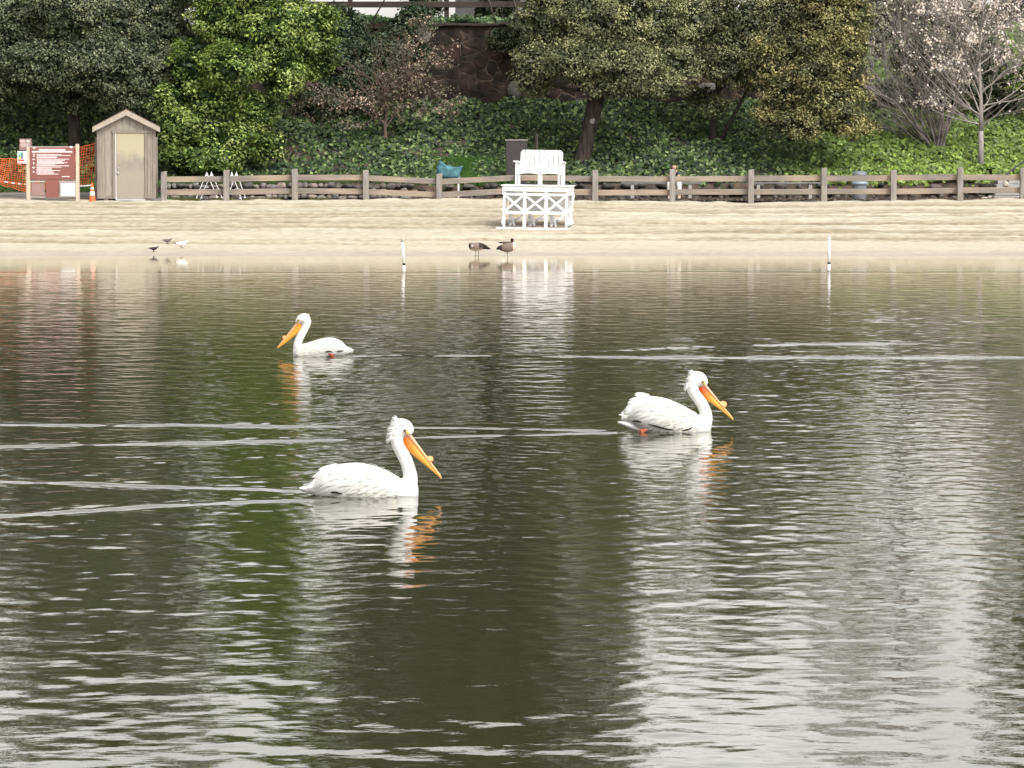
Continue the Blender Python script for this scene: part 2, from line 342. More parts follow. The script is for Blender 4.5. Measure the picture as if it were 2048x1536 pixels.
# water
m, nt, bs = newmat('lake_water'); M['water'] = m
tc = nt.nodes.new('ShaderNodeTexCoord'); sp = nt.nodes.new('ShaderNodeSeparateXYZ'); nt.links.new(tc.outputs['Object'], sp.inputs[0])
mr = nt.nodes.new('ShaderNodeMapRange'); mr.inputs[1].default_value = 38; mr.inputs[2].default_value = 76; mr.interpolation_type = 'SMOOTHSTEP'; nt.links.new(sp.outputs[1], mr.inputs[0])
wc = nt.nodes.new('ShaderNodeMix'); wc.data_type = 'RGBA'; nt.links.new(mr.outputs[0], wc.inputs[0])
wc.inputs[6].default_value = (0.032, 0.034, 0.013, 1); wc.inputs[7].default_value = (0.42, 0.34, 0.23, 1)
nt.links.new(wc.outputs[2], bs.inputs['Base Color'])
bs.inputs['IOR'].default_value = 1.52; bs.inputs['Roughness'].default_value = 0.012
mp = nt.nodes.new('ShaderNodeMapping'); mp.inputs['Scale'].default_value = (0.8, 1.3, 1); nt.links.new(tc.outputs['Object'], mp.inputs[0])
ns = nt.nodes.new('ShaderNodeTexNoise'); ns.inputs['Scale'].default_value = 9; ns.inputs['Detail'].default_value = 4; nt.links.new(mp.outputs[0], ns.inputs['Vector'])
calm = nt.nodes.new('ShaderNodeMapRange'); calm.inputs[1].default_value = 67; calm.inputs[2].default_value = 70; calm.inputs[3].default_value = 0.0014; calm.inputs[4].default_value = 0.0006
nt.links.new(sp.outputs[1], calm.inputs[0])
b = nt.nodes.new('ShaderNodeBump'); b.inputs['Strength'].default_value = 1.0; nt.links.new(calm.outputs[0], b.inputs['Distance']); nt.links.new(ns.outputs[0], b.inputs['Height']); nt.links.new(b.outputs[0], bs.inputs['Normal'])

# ------------------------------------------------------------ terrain
def ground(X, Y):
    X = np.asarray(X, float); Y = np.asarray(Y, float)
    t = (Y-80)/20
    z = np.where(t < 1, 0.98*t, 0.98)
    z = np.where(Y < 80, np.maximum((Y-80)*0.049, -1.6), z)
    left = 1-sstep(-11.3, -10.4, X)
    zr = 0.98 - 0.05*sstep(100, 101.5, Y) + 0.45*sstep(104.35, 104.6, Y) + 0.30*np.clip((Y-104.6)/1.8, 0, 1) + 2.25*np.clip((Y-106.2)/6.9, 0, 1)
    zl = 0.98 - 0.02*sstep(100, 101, Y) + 0.42*np.clip((Y-101.5)/4.6, 0, 1) + 2.55*np.clip((Y-106)/7.1, 0, 1)
    zz = zr*(1-left)+zl*left
    zz = zz + 2.7*np.clip((Y-113.35)/(0.2+6.5*sstep(11.3, 12.6, X)), 0, 1)
    return np.where(Y > 100, zz, z)
def g1(X, Y): return float(ground(X, Y))
def ground_px(px, py, lo=60.0, hi=103.0):
    Y = lo
    while Y < hi:
        p = at(px, py, Y); z = max(g1(p.x, Y), 0.0)
        if z >= p.z: return Vector((p.x, Y, z))
        Y += 0.02
    return at(px, py, hi)
def grid_mesh(name, xs, ys, zf, sm=True, cols=None):
    X, Y = np.meshgrid(xs, ys); Z = zf(X, Y); nx = len(xs); ny = len(ys)
    v = np.stack([X, Y, Z], -1).reshape(-1, 3)
    i = np.arange(ny-1)[:, None]*nx+np.arange(nx-1)[None, :]; i = i.ravel()
    return np_mesh(name, v, np.stack([i, i+1, i+1+nx, i+nx], -1), sm=sm)
xs = np.concatenate([np.linspace(-400, -45, 10), np.arange(-40, 40.1, 0.5), np.linspace(45, 400, 10)])
ys = np.concatenate([[-60, 0, 40, 60, 79], np.arange(101.2, 113.2, 0.2), [113.3, 113.36, 113.55, 113.8, 115, 118, 125, 150, 250, 900]])
def zg(X, Y):
    z = ground(X, Y) + 0.05*vnoise(X*1.1, Y*1.1, 3)*(Y > 104) - np.where(Y < 101, 0.0, 0.0)
    z = np.where(Y < 90, np.minimum(z, -0.6)-0.5, z)
    return z
tag(link('ground', grid_mesh('ground', xs, ys, zg), M['earth']), kind='structure')
# raked sand beach
xs = np.arange(-30, 30.01, 0.075); ys = np.concatenate([np.arange(78.5, 101.4, 0.055), [101.8]])
lines = []
for k in range(8):
    lines.append((random.uniform(83.6, 99.6), random.gauss(0, 0.05), random.uniform(0.1, 0.5), random.uniform(0.12, 0.35), random.uniform(0, 6), random.uniform(0.014, 0.050), random.uniform(0.07, 0.13), random.uniform(0, 99)))
for k in range(17):
    lines.append((83.4+16.0*(k+random.uniform(-.4, .4))/17, random.gauss(0, 0.030), random.uniform(0.08, 0.28), random.uniform(0.10, 0.22), random.uniform(0, 6), random.uniform(0.055, 0.065), random.uniform(0.11, 0.17), random.uniform(0, 99)))
damp_shade = [None]
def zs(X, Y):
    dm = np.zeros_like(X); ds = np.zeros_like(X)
    Y0 = Y + 0.35*vnoise(X*0.22, X*0+4.4, 9)*(Y > 99)
    z = ground(X, np.minimum(Y, 100.0))
    dry = sstep(82.3, 84.5, Y)
    for (y0, a, b, f, ph, amp, w, sd) in lines:
        yl = y0 + a*X + b*np.sin(f*X+ph)
        d = (Y-yl)/w
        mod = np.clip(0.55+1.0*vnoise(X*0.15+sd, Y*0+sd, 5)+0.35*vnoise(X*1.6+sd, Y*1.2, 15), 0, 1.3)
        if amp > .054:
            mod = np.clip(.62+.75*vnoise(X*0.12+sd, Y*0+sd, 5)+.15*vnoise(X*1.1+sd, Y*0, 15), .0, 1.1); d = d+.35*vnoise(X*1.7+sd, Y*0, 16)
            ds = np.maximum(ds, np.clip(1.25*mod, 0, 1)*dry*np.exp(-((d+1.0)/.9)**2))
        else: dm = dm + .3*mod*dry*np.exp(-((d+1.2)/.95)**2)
        z = z + 1.5*amp*mod*dry*(0.8*np.exp(-d*d) - 1.1*np.exp(-((d+1.7)/1.1)**2))
    z = z + dry*(0.010*vnoise(X*0.8, Y*1.6, 1)+0.012*vnoise(X*2.3, Y*3.1, 2)+0.011*vnoise(X*6, Y*7, 6)) + 0.06*vnoise(X*0.16, Y*0.12, 8)*sstep(84, 92, Y)
    z = z + 0.002*vnoise(X*2, Y*7, 7)
    # soft crest against the fence, falling away behind it
    z = z + 0.05*vnoise(X*0.55, X*0+1.5, 12)*sstep(98.3, 99.6, Y) + 0.03*vnoise(X*2.3, X*0+7.5, 13)*sstep(99.3, 99.9, Y)
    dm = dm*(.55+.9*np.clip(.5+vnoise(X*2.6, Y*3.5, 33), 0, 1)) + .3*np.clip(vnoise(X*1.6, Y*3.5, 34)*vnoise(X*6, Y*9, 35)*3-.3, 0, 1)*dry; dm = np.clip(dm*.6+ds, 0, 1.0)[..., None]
    damp_shade[0] = (1-dm*np.array([.50, .54, .60])).reshape(-1, 3)  # furrow troughs toned darker: damp sand plus painted furrow shadow
    z = z - 0.35*sstep(100.5+0.25*vnoise(X*0.8, X*0, 14), 101.3, Y)
    return z
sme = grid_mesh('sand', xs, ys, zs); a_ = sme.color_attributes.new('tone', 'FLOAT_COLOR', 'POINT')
c4 = np.ones((len(sme.vertices), 4), dtype=np.float32); c4[:, :3] = damp_shade[0]; a_.data.foreach_set('color', c4.ravel())
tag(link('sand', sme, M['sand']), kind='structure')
tag(link('path', grid_mesh('path', np.arange(-60, 60.1, 0.5), [101.0, 102, 103, 103.6], lambda X, Y: ground(X, Y)+0.02+0.0*X), M['path']), kind='structure')

# ------------------------------------------------------------ water
FRONT = at(740, 990, 24.3); 
def wpt(px, py):
    D = CAMZ*F/(py-300.0); return ((px-1024)/F*D*1.0, D)
wakes = []   # polyline arms: list of world xy, amplitude, wavelength
def arm(pix, amp, lam, wid): wakes.append(([wpt(*p) for p in pix], amp, lam, wid))
arm([(640, 984), (500, 980), (300, 974), (150, 968), (-150, 960)], 0.0092, 0.36, 0.16)
arm([(650, 1003), (500, 1004), (300, 1014), (150, 1022), (-150, 1038)], 0.0098, 0.38, 0.17)
arm([(1250, 862), (1100, 860), (800, 854), (400, 851), (-200, 848)], 0.0125, 0.48, 0.19)
arm([(1250, 866), (1100, 870), (800, 876), (400, 886), (-200, 898)], 0.0130, 0.50, 0.19)
arm([(690, 712), (900, 711), (1300, 715), (1700, 715), (2300, 713)], 0.0190, 0.66, 0.24)
arm([(1180, 703), (1400, 693), (1600, 689), (1800, 686)], 0.0150, 0.7, 0.25)
NCOL = 620; Ys = [12.6]
while Ys[-1] < 69.0: Ys.append(Ys[-1] + (0.022 if Ys[-1] < 20 else 0.030 if Ys[-1] < 34 else 0.042))
Ys = np.array(Ys + list(np.arange(69.1, 82.0, 0.16)) + [82.5]); pre = np.array([-60, -20, 5, 9, 11, 12.0]); 
u = np.concatenate([[-12, -6, -3, -2, -1.5, -1.2], np.linspace(-1, 1, NCOL), [1.2, 1.5, 2, 3, 6, 12]])
Yall = np.concatenate([pre, Ys]); hw = 0.15*np.maximum(Yall, 12)*1.28+1.0
WX = hw[:, None]*u[None, :]; WY = np.repeat(Yall[:, None], len(u), 1)
Z = np.zeros_like(WX, dtype=np.float32); wr = np.random.default_rng(5)
patch = 0.8+0.35*vnoise(WX*0.35, WY*0.12, 21)+0.25*vnoise(WX*0.11, WY*0.05, 22)
near = sstep(26, 17, WY) if False else 1-sstep(16, 27, WY)
for k in range(86):
    lam = 0.12*(0.8/0.12)**wr.random(); th = wr.normal(0, 0.75 if lam < 0.4 else 0.45); kk = 2*math.pi/lam
    slope = 0.0062*(1.0 if lam < 0.32 else 0.55 if lam < .5 else .4)
    amp = slope/kk*wr.uniform(0.6, 1.5)
    ph = wr.uniform(0, 6.28)
    s = np.sin(kk*(WX*math.sin(th)+WY*math.cos(th))+ph + 0.8*vnoise(WX*0.5+k, WY*0.4, k)*0.6)
    fade = (1-0.6*near) if lam < 0.2 else (1-0.38*near if lam < 0.4 else 1.0)
    und = 1.0 if lam > 0.2 else (1-sstep(40, 55, WY))*0.8+0.2
    Z += (amp*fade*und*s).astype(np.float32)
far = sstep(24, 42, WY)
for k in range(34):
    lam = wr.uniform(.42, 1.0); th = wr.normal(0, .8); kk = 2*math.pi/lam
    Z += (0.0040/kk*far*np.sin(kk*(WX*math.sin(th)+WY*math.cos(th))+wr.uniform(0, 6.28)+0.5*vnoise(WX*.6+k, WY*.5, k+200))).astype(np.float32)
Z *= patch*(1-.4*sstep(48, 66, WY))
calmm = 1-sstep(65.5, 72.5, WY+1.6*vnoise(WX*0.3, WY*0, 31)+.8*vnoise(WX*1.1, WY*.3, 32))
Z *= (0.11+0.89*calmm)
Z -= 0.004*np.exp(-((WY+0.6*vnoise(WX*0.3, WY*0, 31)-68.7)/0.35)**2).astype(np.float32)
for poly, amp, lam, wid in wakes:
    best = np.full(WX.shape, 1e9); sd = np.zeros(WX.shape)
    ymin = min(p[1] for p in poly)-1.5; ymax = max(p[1] for p in poly)+1.5
    rows = np.where((Yall > ymin) & (Yall < ymax))[0]; r0, r1 = rows[0], rows[-1]+1
    X_ = WX[r0:r1]; Y_ = WY[r0:r1]; best = np.full(X_.shape, 1e9); sgn = np.zeros(X_.shape); al = np.zeros(X_.shape); acc = 0
    for (ax, ay), (bx, by) in zip(poly[:-1], poly[1:]):
        dx, dy = bx-ax, by-ay; L2 = dx*dx+dy*dy
        t = np.clip(((X_-ax)*dx+(Y_-ay)*dy)/L2, 0, 1); ex = X_-(ax+t*dx); ey = Y_-(ay+t*dy); d = np.hypot(ex, ey)
        m_ = d < best; best = np.where(m_, d, best); sgn = np.where(m_, ey, sgn); al = np.where(m_, acc+t*math.sqrt(L2), al); acc += math.sqrt(L2)
    d = np.sign(sgn)*best + 0.05*vnoise(al*1.7, al*0+amp*1e4, 40)
    ww = wid*(0.8+0.5*np.clip(al/acc, 0, 1))
    br = 0.8+0.35*vnoise(al*2.2, d*2, 41)
    Z[r0:r1] += (amp*br*np.cos(2*math.pi*d/lam)*np.exp(-(d/ww)**2)).astype(np.float32)
side = np.clip((1.2-np.abs(u))/0.2, 0, 1)[None, :]; Z = Z*side; Z[:5] = 0
nx = len(u); ny = len(Yall)
i = (np.arange(ny-1)[:, None]*nx+np.arange(nx-1)[None, :]).ravel()
me = np_mesh('water', np.stack([WX, WY, Z], -1).reshape(-1, 3), np.stack([i, i+1, i+1+nx, i+nx], -1), sm=True)
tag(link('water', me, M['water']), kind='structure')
del WX, WY, Z, patch

# ------------------------------------------------------------ retaining wall, guard rail
wall = empty('retaining_wall', (0, 113.2, 3.6))
tag(wall, 'tall dark red rubble retaining wall with pale mortar lines above the ivy bank', 'wall')
mb = MB(); 
nxw = 60
vs = []; fs = []
for k in range(nxw+1):
    X = -16+27.5*k/nxw
    zt = (6.42+0.035*(X+5) + 0.03*math.sin(X*2.1)) - 3.6
    for (yy, zz) in ((0.0, -0.6), (0.0, zt), (0.5, zt), (0.5, -0.6)): vs.append((X, yy, zz))
for k in range(nxw):
    for j in range(4): a = k*4+j; b = k*4+(j+1) % 4; fs.append((a, b, b+4, a+4))
fs += [(3, 2, 1, 0), tuple(nxw*4+j for j in range(4))]
mb.add(vs, fs); mb.build('stone_face', M['wallstone'], wall)
mb = MB()
for k in range(nxw):
    X = -16+27.5*(k+0.5)/nxw; zt = (6.42+0.035*(X+5)+0.03*math.sin(X*2.1))-3.6
    mb.box((X, 0.2, zt+0.045), (0.455, 0.66, 0.08))
mb.build('coping', M['guard'], wall, bevel=0.01)
def rock_mesh(r, seed, sx=1, sy=1, sz=1):
    rr = random.Random(seed); bm = bmesh.new(); bmesh.ops.create_icosphere(bm, subdivisions=2, radius=1)
    ds = [(Vector((rr.gauss(0, 1), rr.gauss(0, 1), rr.gauss(0, 1))).normalized(), rr.uniform(0.55, 0.9)) for _ in range(9)]
    for v in bm.verts:
        c = v.co.copy()
        for d, h in ds:
            q = c.dot(d)
            if q > h: c -= d*(q-h)
        v.co = Vector((c.x*sx, c.y*sy, c.z*sz))*r
    V = [v.co.copy() for v in bm.verts]; Fc = [tuple(v.index for v in f.verts) for f in bm.faces]; bm.free()
    return V, Fc
for (px, py, w, h, sd) in ((846, 66, 0.24, 0.32, 1), (1032, 182, 0.28, 0.28, 2), (1415, 184, 0.34, 0.30, 3), (992, 60, 0.0, 0, 4)):
    if w == 0: continue
    p = at(px, py, 113.2); V, Fc = rock_mesh(0.5, sd, w/0.42, 0.3, h/0.42)
    mb = MB(); mb.add([v+Vector((p.x, 0, p.z-3.6)) for v in V], Fc)
    o = mb.build('pale_stone', M['palestone'], wall, sm=False)
    o['label'] = 'pale grey stone standing out of the dark red wall'
gr = empty('guardrail', (0, 115.2, 6.4)); tag(gr, 'dark brown timber guardrail along the road above the stone wall', 'guardrail')
zb = at(0, 9, 115.2).z-6.4
MBb = MB(); MBb.box((-7, 0, zb), (20, 0.08, 0.20)); MBb.build('beam', M['guard'], gr, bevel=0.01)
MBb = MB(); MBb.box((-7, 0.02, zb+0.42), (20, 0.08, 0.12)); MBb.build('beam', M['guard'], gr, bevel=0.01)
for k, px in enumerate((420, 560, 700, 893, 1090)):
    X = at(px, 0, 115.2).x; mb = MB(); mb.box((X, 0.15, (zb+0.5)/2+0.0), (0.16, 0.16, zb+0.7)); mb.build('post', M['guard'], gr, bevel=0.01)
# white kerb wall across the road, seen as a pale strip under the beam
kb = empty('roadside_wall', (-.7, 121.0, 6.4)); tag(kb, 'low white wall on the far side of the road, seen under the brown guardrail', 'wall')
mb = MB(); mb.box((0, 0, 0.75), (2.6, 0.25, 1.5)); mb.build('wall_body', M['white'], kb)
mb = MB(); mb.box((0, -0.02, 1.55), (2.7, 0.35, 0.1)); mb.build('wall_cap', M['concrete'], kb)

# ------------------------------------------------------------ foliage generator
def leaves_arrays(P, N, size, asp, col, r):
    n = len(P)
    a = r.normal(size=(n, 3)); t = np.cross(N, a); t /= np.linalg.norm(t, axis=1)[:, None]+1e-9
    b = np.cross(N, t); s = size[:, None]
    v0 = P - t*s*0.5; v2 = P + t*s*0.5 - N*s*0.12; v1 = P + b*s*asp*0.5 + N*s*0.06; v3 = P - b*s*asp*0.5 + N*s*0.06
    V = np.stack([v0, v1, v2, v3], 1).reshape(-1, 3); cols = np.repeat(col, 4, axis=0)
    return V, cols
def foliage(name, lobes, parent, origin, palette, leaf=0.12, asp=0.55, dens=9.0, per=42, cr=(0.22, 0.42), seed=0, fill=0.22, upb=0.5, mat='leaf', flat=0.65, vary=0.24, gain=1.8):
    """lobes: (centre Vector, rx, ry, rz). clumps of leaves over each lobe's surface, all round; loose fill inside"""
    r = np.random.default_rng(seed+100); Ps, Ns, Ss, Cs = [], [], [], []
    pal = np.array(palette)*gain
    for (c, rx, ry, rz) in lobes:
        area = 4*math.pi*((rx*ry)**1.6+(rx*rz)**1.6+(ry*rz)**1.6)**(1/1.6)/3**(1/1.6)
        nc = max(5, int(area*dens*0.62))
        d = r.normal(size=(nc*2, 3)); d /= np.linalg.norm(d, axis=1)[:, None]
        keep = (d[:, 1] < 0.15) | (r.random(len(d)) < 0.30); d = d[keep][:nc]; nc = len(d)
        pd = r.normal(size=(14, 3)); pd /= np.linalg.norm(pd, axis=1)[:, None]; bmp = np.exp(-((1-d@pd.T)/0.075)).max(1)
        rad = r.uniform(0.70, 0.92, nc)*(0.80+0.36*bmp)
        cc = np.array(c)+d*np.array([rx, ry, rz])*rad[:, None]
        crr = r.uniform(cr[0], cr[1], nc); k = r.poisson(per*1.35*(crr/np.mean(cr))**2)+4
        ci = np.repeat(np.arange(nc), k); n = len(ci)
        g = r.normal(size=(n, 3)); g /= np.linalg.norm(g, axis=1)[:, None]; g *= (r.random(n)**0.45)[:, None]
        P = cc[ci]+g*np.array([1, 1, flat])*crr[ci][:, None]
        N = d[ci]*0.45+g*0.55+np.array([0, 0, upb])+r.normal(size=(n, 3))*0.45
        tone = (1+r.normal(0, vary, nc)).clip(0.55, 1.6)[ci]*(1+r.normal(0, 0.15, n)).clip(0.5, 1.6)
        w = np.clip(r.random(nc)*0.75+0.12, 0, 1)[ci]*(len(pal)-1); w = np.clip(w+r.normal(0, 0.26, n), 0, len(pal)-1.001)
        i0 = w.astype(int); f = (w-i0)[:, None]; col = pal[i0]*(1-f)+pal[np.minimum(i0+1, len(pal)-1)]*f
        Ps.append(P); Ns.append(N); Ss.append(leaf*0.86*r.uniform(0.6, 1.35, n)); Cs.append(col*tone[:, None])
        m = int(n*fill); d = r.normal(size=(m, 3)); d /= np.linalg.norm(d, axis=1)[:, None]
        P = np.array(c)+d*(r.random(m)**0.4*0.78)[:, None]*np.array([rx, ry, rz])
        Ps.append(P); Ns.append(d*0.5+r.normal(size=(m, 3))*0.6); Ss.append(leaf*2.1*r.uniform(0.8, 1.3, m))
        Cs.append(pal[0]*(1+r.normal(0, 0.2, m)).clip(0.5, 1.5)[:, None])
    P = np.concatenate(Ps); N = np.concatenate(Ns); N /= np.linalg.norm(N, axis=1)[:, None]+1e-9
    V, cols = leaves_arrays(P-np.array(origin), N, np.concatenate(Ss), asp, np.clip(np.concatenate(Cs), 0.002, 0.95), r)
    q = np.arange(len(V)).reshape(-1, 4)
    return link(name, np_mesh(name, V, q, cols=cols), M[mat], parent)
def L(px, py, D, rpx, rpy, rd=None):
    k = D/F; return (at(px, py, D), rpx*k, (rd if rd else (rpx+rpy)/2*k*0.8), rpy*k)
def trunk_tube(mb, pts, n=10): mb.tube([p[:3] for p in pts], [p[3] for p in pts], n)
GREEN_DARK = [(0.028, 0.037, 0.022), (0.056, 0.070, 0.038), (0.100, 0.113, 0.062), (0.175, 0.18, 0.11)]
GREEN_BRIGHT = [(0.020, 0.036, 0.010), (0.060, 0.092, 0.020), (0.125, 0.165, 0.038), (0.23, 0.26, 0.10)]
OLIVE = [(0.036, 0.045, 0.022), (0.080, 0.092, 0.042), (0.135, 0.142, 0.070), (0.21, 0.205, 0.11)]
OLIVE_Y = [(0.034, 0.040, 0.018), (0.082, 0.088, 0.036), (0.15, 0.145, 0.062), (0.28, 0.245, 0.12)]
TAN = [(0.04, 0.042, 0.028), (0.085, 0.078, 0.052), (0.17, 0.135, 0.10), (0.30, 0.235, 0.185)]
def tree(name, label, base, trunkpts, lobes, pal, seed, bark='bark_dark', group=None, limbs=True, cat='tree', **kw):
    b = Vector(base); t = empty(name, b); tag(t, label, cat, group)
    mb = MB(); tp = [(*(Vector(p[:3])-b), p[3]) for p in trunkpts]; trunk_tube(mb, tp)
    rr = random.Random(seed); top = Vector(tp[-1][:3])
    if limbs:
        for (c, rx, ry, rz) in lobes:
            e_ = Vector(c)-b; mid = top.lerp(e_, 0.5)+Vector((rr.uniform(-.3, .3), rr.uniform(-.3, .3), rr.uniform(-.5, .1)))
            r0 = tp[-1][3]*0.45; mb.tube([top-Vector((0, 0, 0.15)), mid, e_], [r0, r0*0.6, r0*0.2], 6)
    mb.build('trunk', M[bark], t, sm=True)
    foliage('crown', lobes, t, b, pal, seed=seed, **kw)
    return t
# dark evergreen behind the shed
D = 108.5; b = at(150, 300, D); b.z = g1(b.x, D)
lob = [L(40, 40, D, 110, 100), L(170, 20, D-1, 130, 110), L(300, 50, D, 100, 100), L(90, 125, D-1.2, 110, 60), L(215, 130, D-2, 120, 70), L(320, 140, D-1, 70, 75), L(265, 195, D-1.6, 85, 38), L(-20, 150, D, 100, 90),
       L(130, 185, D-0.6, 100, 40), L(60, -120, D, 140, 110), L(230, -110, D, 150, 120), L(370, -60, D+1, 80, 90), L(150, -260, D+1, 150, 110), L(-60, -220, D+1, 130, 110), L(320, -240, D+1, 100, 100), L(-170, 60, D, 120, 150), L(-150, -100, D+1, 120, 120), L(60, -400, D+1, 150, 110), L(240, -420, D+1, 140, 110), L(390, -380, D+1.5, 100, 100), L(150, -560, D+1, 150, 80), L(-120, -400, D+1, 120, 100), L(330, -560, D+1, 120, 80), L(0, -620, D+1, 110, 80)]
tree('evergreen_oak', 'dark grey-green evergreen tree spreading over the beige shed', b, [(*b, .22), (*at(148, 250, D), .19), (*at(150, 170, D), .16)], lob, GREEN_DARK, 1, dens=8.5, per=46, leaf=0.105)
# bright green tree
D = 106.6; b = at(470, 345, D); b.z = g1(b.x, D)
lob = [L(450, 40, D, 75, 75), L(540, 60, D-.5, 85, 75), L(620, 60, D, 60, 60), L(470, 130, D-1, 75, 55), L(560, 140, D-.6, 60, 55), L(430, 195, D-.4, 75, 45), L(510, 215, D-.3, 55, 40), L(365, 255, D-.8, 60, 45), L(450, 275, D-1, 65, 38),
       L(420, 318, D-1.3, 85, 28), L(535, 290, D-.5, 42, 34), L(350, 315, D-1, 50, 30), L(340, 205, D, 45, 50), L(385, 130, D, 45, 60), L(640, 120, D+.5, 35, 50), L(500, -50, D, 110, 80), L(600, -60, D+.5, 80, 70), L(420, -90, D+.5, 80, 80), L(520, -170, D+1, 100, 80), L(480, -270, D+1, 90, 80), L(560, -300, D+1, 90, 90), L(500, -420, D+1.5, 110, 100), L(600, -480, D+1.5, 90, 90)]
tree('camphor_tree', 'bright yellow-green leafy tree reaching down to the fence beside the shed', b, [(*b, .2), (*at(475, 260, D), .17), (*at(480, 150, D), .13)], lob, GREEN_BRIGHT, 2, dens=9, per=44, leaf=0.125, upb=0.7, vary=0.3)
# dark trees round the top of the wall
D = 112.2; b = at(690, 215, D); b.z = g1(b.x, D)
lob = [L(680, 60, D, 65, 60), L(690, 130, D-.6, 70, 60), L(765, 105, D-.3, 60, 50), L(800, 60, D, 40, 34), L(730, 170, D-1, 60, 40), L(660, -40, D, 80, 40), L(810, -75, D, 110, 45), L(640, 190, D-1, 60, 50), L(840, 105, D-.2, 26, 22), L(830, 30, D, 40, 26)]
tree('holm_oak', 'small dark evergreen tree overlapping the left end of the stone wall', b, [(*b, .15), (*at(700, 150, D), .12), (*at(710, 90, D), .09)], lob, [(0.016, 0.026, 0.016), (0.032, 0.05, 0.028), (0.06, 0.08, 0.045), (0.10, 0.11, 0.07)], 3, dens=8.5, per=42, leaf=0.11)
D = 118; b = at(985, 60, D); b.z = g1(b.x, D)
lob = [L(985, 20, D, 48, 42), L(850, 5, D-1, 42, 40), L(1045, 70, 113.0, 38, 60), L(1000, 75, 113.0, 24, 22), L(940, -105, D, 150, 70), L(1110, -60, D, 120, 110), L(800, -190, D, 170, 90), L(980, -230, D, 190, 110), L(870, -340, D+1, 190, 120), L(1060, -370, D+1, 150, 120), L(920, -470, D+1, 170, 100), L(700, -330, D+1, 130, 120), L(760, -520, D+1, 150, 120), L(940, -640, D+1, 180, 120), L(1100, -560, D+1, 140, 120), L(740, -720, D+1, 150, 120), L(920, -820, D+1, 180, 120), L(1080, -760, D+1, 120, 110), L(620, -600, D+1, 110, 110), L(1210, -400, D+1, 100, 90), L(1250, -560, D+1, 80, 80), L(1200, -690, D+1, 90, 80)]
tree('roadside_oak', 'tall dark oak growing by the road above the stone wall', b, [(*b, .25), (*at(980, -20, D), .22), (*at(960, -160, D), .2)], lob, [(0.018, 0.024, 0.014), (0.036, 0.046, 0.026), (0.062, 0.072, 0.042), (0.10, 0.10, 0.065)], 4, dens=6.5, per=40, leaf=0.13)
# big oak with the leaning trunk
D = 107.2; b = at(1158, 341, D); b.z = g1(b.x, D)-0.1
lob = [L(1100, 45, D, 75, 75), L(1190, 30, D-.6, 95, 80), L(1290, 40, D-.4, 85, 80), L(1085, 125, D-.4, 60, 45), L(1160, 120, D-1.2, 90, 55), L(1255, 130, D-1.4, 95, 52), L(1345, 120, D-.6, 60, 55), L(1230, 172, D-1.3, 75, 26), L(1320, 175, D-1, 62, 26), L(1070, 165, D-.2, 42, 30),
       L(1130, -70, D, 110, 80), L(1270, -70, D, 110, 80), L(1190, -160, D+.5, 100, 70), L(1370, 40, D, 50, 70), L(1270, -230, D+.8, 90, 70), L(1180, -290, D+1, 90, 80)]
to = tree('leaning_oak', 'broad olive-green oak on a thick dark trunk that leans to the right', b, [(*b, .27), (*at(1164, 320, D), .25), (*at(1178, 263, D), .24), (*at(1190, 205, D), .27), (*at(1205, 150, D), .22)], lob, OLIVE, 5, dens=9.5, per=46, leaf=0.10, upb=0.6)
mb = MB(); p = at(1184, 242, D)-b; V, Fc = rock_mesh(0.12, 9, .85, .35, .95); mb.add([v+p+Vector((0, -.23, 0)) for v in V], Fc); mb.build('cut_limb_scar', M['concrete'], to, sm=True)
D = 109; b = at(1425, 292, D); b.z = g1(b.x, D)-0.1
lob = [L(1420, 30, D, 75, 80), L(1500, 60, D-.4, 80, 75), L(1440, 120, D-.6, 60, 55), L(1400, 190, D+1, 40, 20), L(1560, 20, D, 70, 70), L(1430, 210, D-.3, 34, 20), L(1440, -70, D, 110, 60), L(1560, -60, D, 90, 50), L(1510, 140, D-.3, 60, 50), L(1460, -120, D+.5, 90, 50)]
tt = tree('forked_oak', 'olive-green oak on a thin forked trunk right of the leaning oak', b, [(*b, .12), (*at(1427, 240, D), .11), (*at(1432, 180, D), .10)], lob, OLIVE, 6, dens=9, per=44, leaf=0.10, upb=0.6)
mb = MB(); mb.tube([at(1440, 285, D)-b, at(1462, 240, D)-b, at(1500, 170, D)-b], [.07, .06, .04], 8); mb.build('limb', M['bark_dark'], tt, sm=True)
D = 106.3; b = at(1580, 262, 108.8); b.z = g1(b.x, 108.8)
lob = [L(1650, 45, D, 80, 60), L(1700, 30, D+.4, 50, 50), L(1600, 90, D, 60, 50), L(1690, 130, D-.3, 50, 50), L(1630, 140, D-.8, 65, 40), L(1580, 180, D-.5, 55, 42), L(1660, 205, D-.8, 75, 38), L(1600, 245, D-.7, 75, 34), L(1680, 240, D-.6, 55, 32), L(1545, 225, D-.2, 40, 36), L(1640, -20, D, 90, 45), L(1530, 120, D, 40, 60), L(1700, 90, D+.3, 45, 45), L(1705, 190, D, 40, 45), L(1720, 250, D, 30, 25)]
tree('golden_oak', 'yellowish olive oak whose foliage hangs low beside the bare grey shrub', b, [(*b, .13), (*at(1590, 200, 108.2), .11), (*at(1620, 120, 107), .09)], lob, OLIVE_Y, 7, dens=9.5, per=44, leaf=0.10, upb=0.7, vary=0.3)
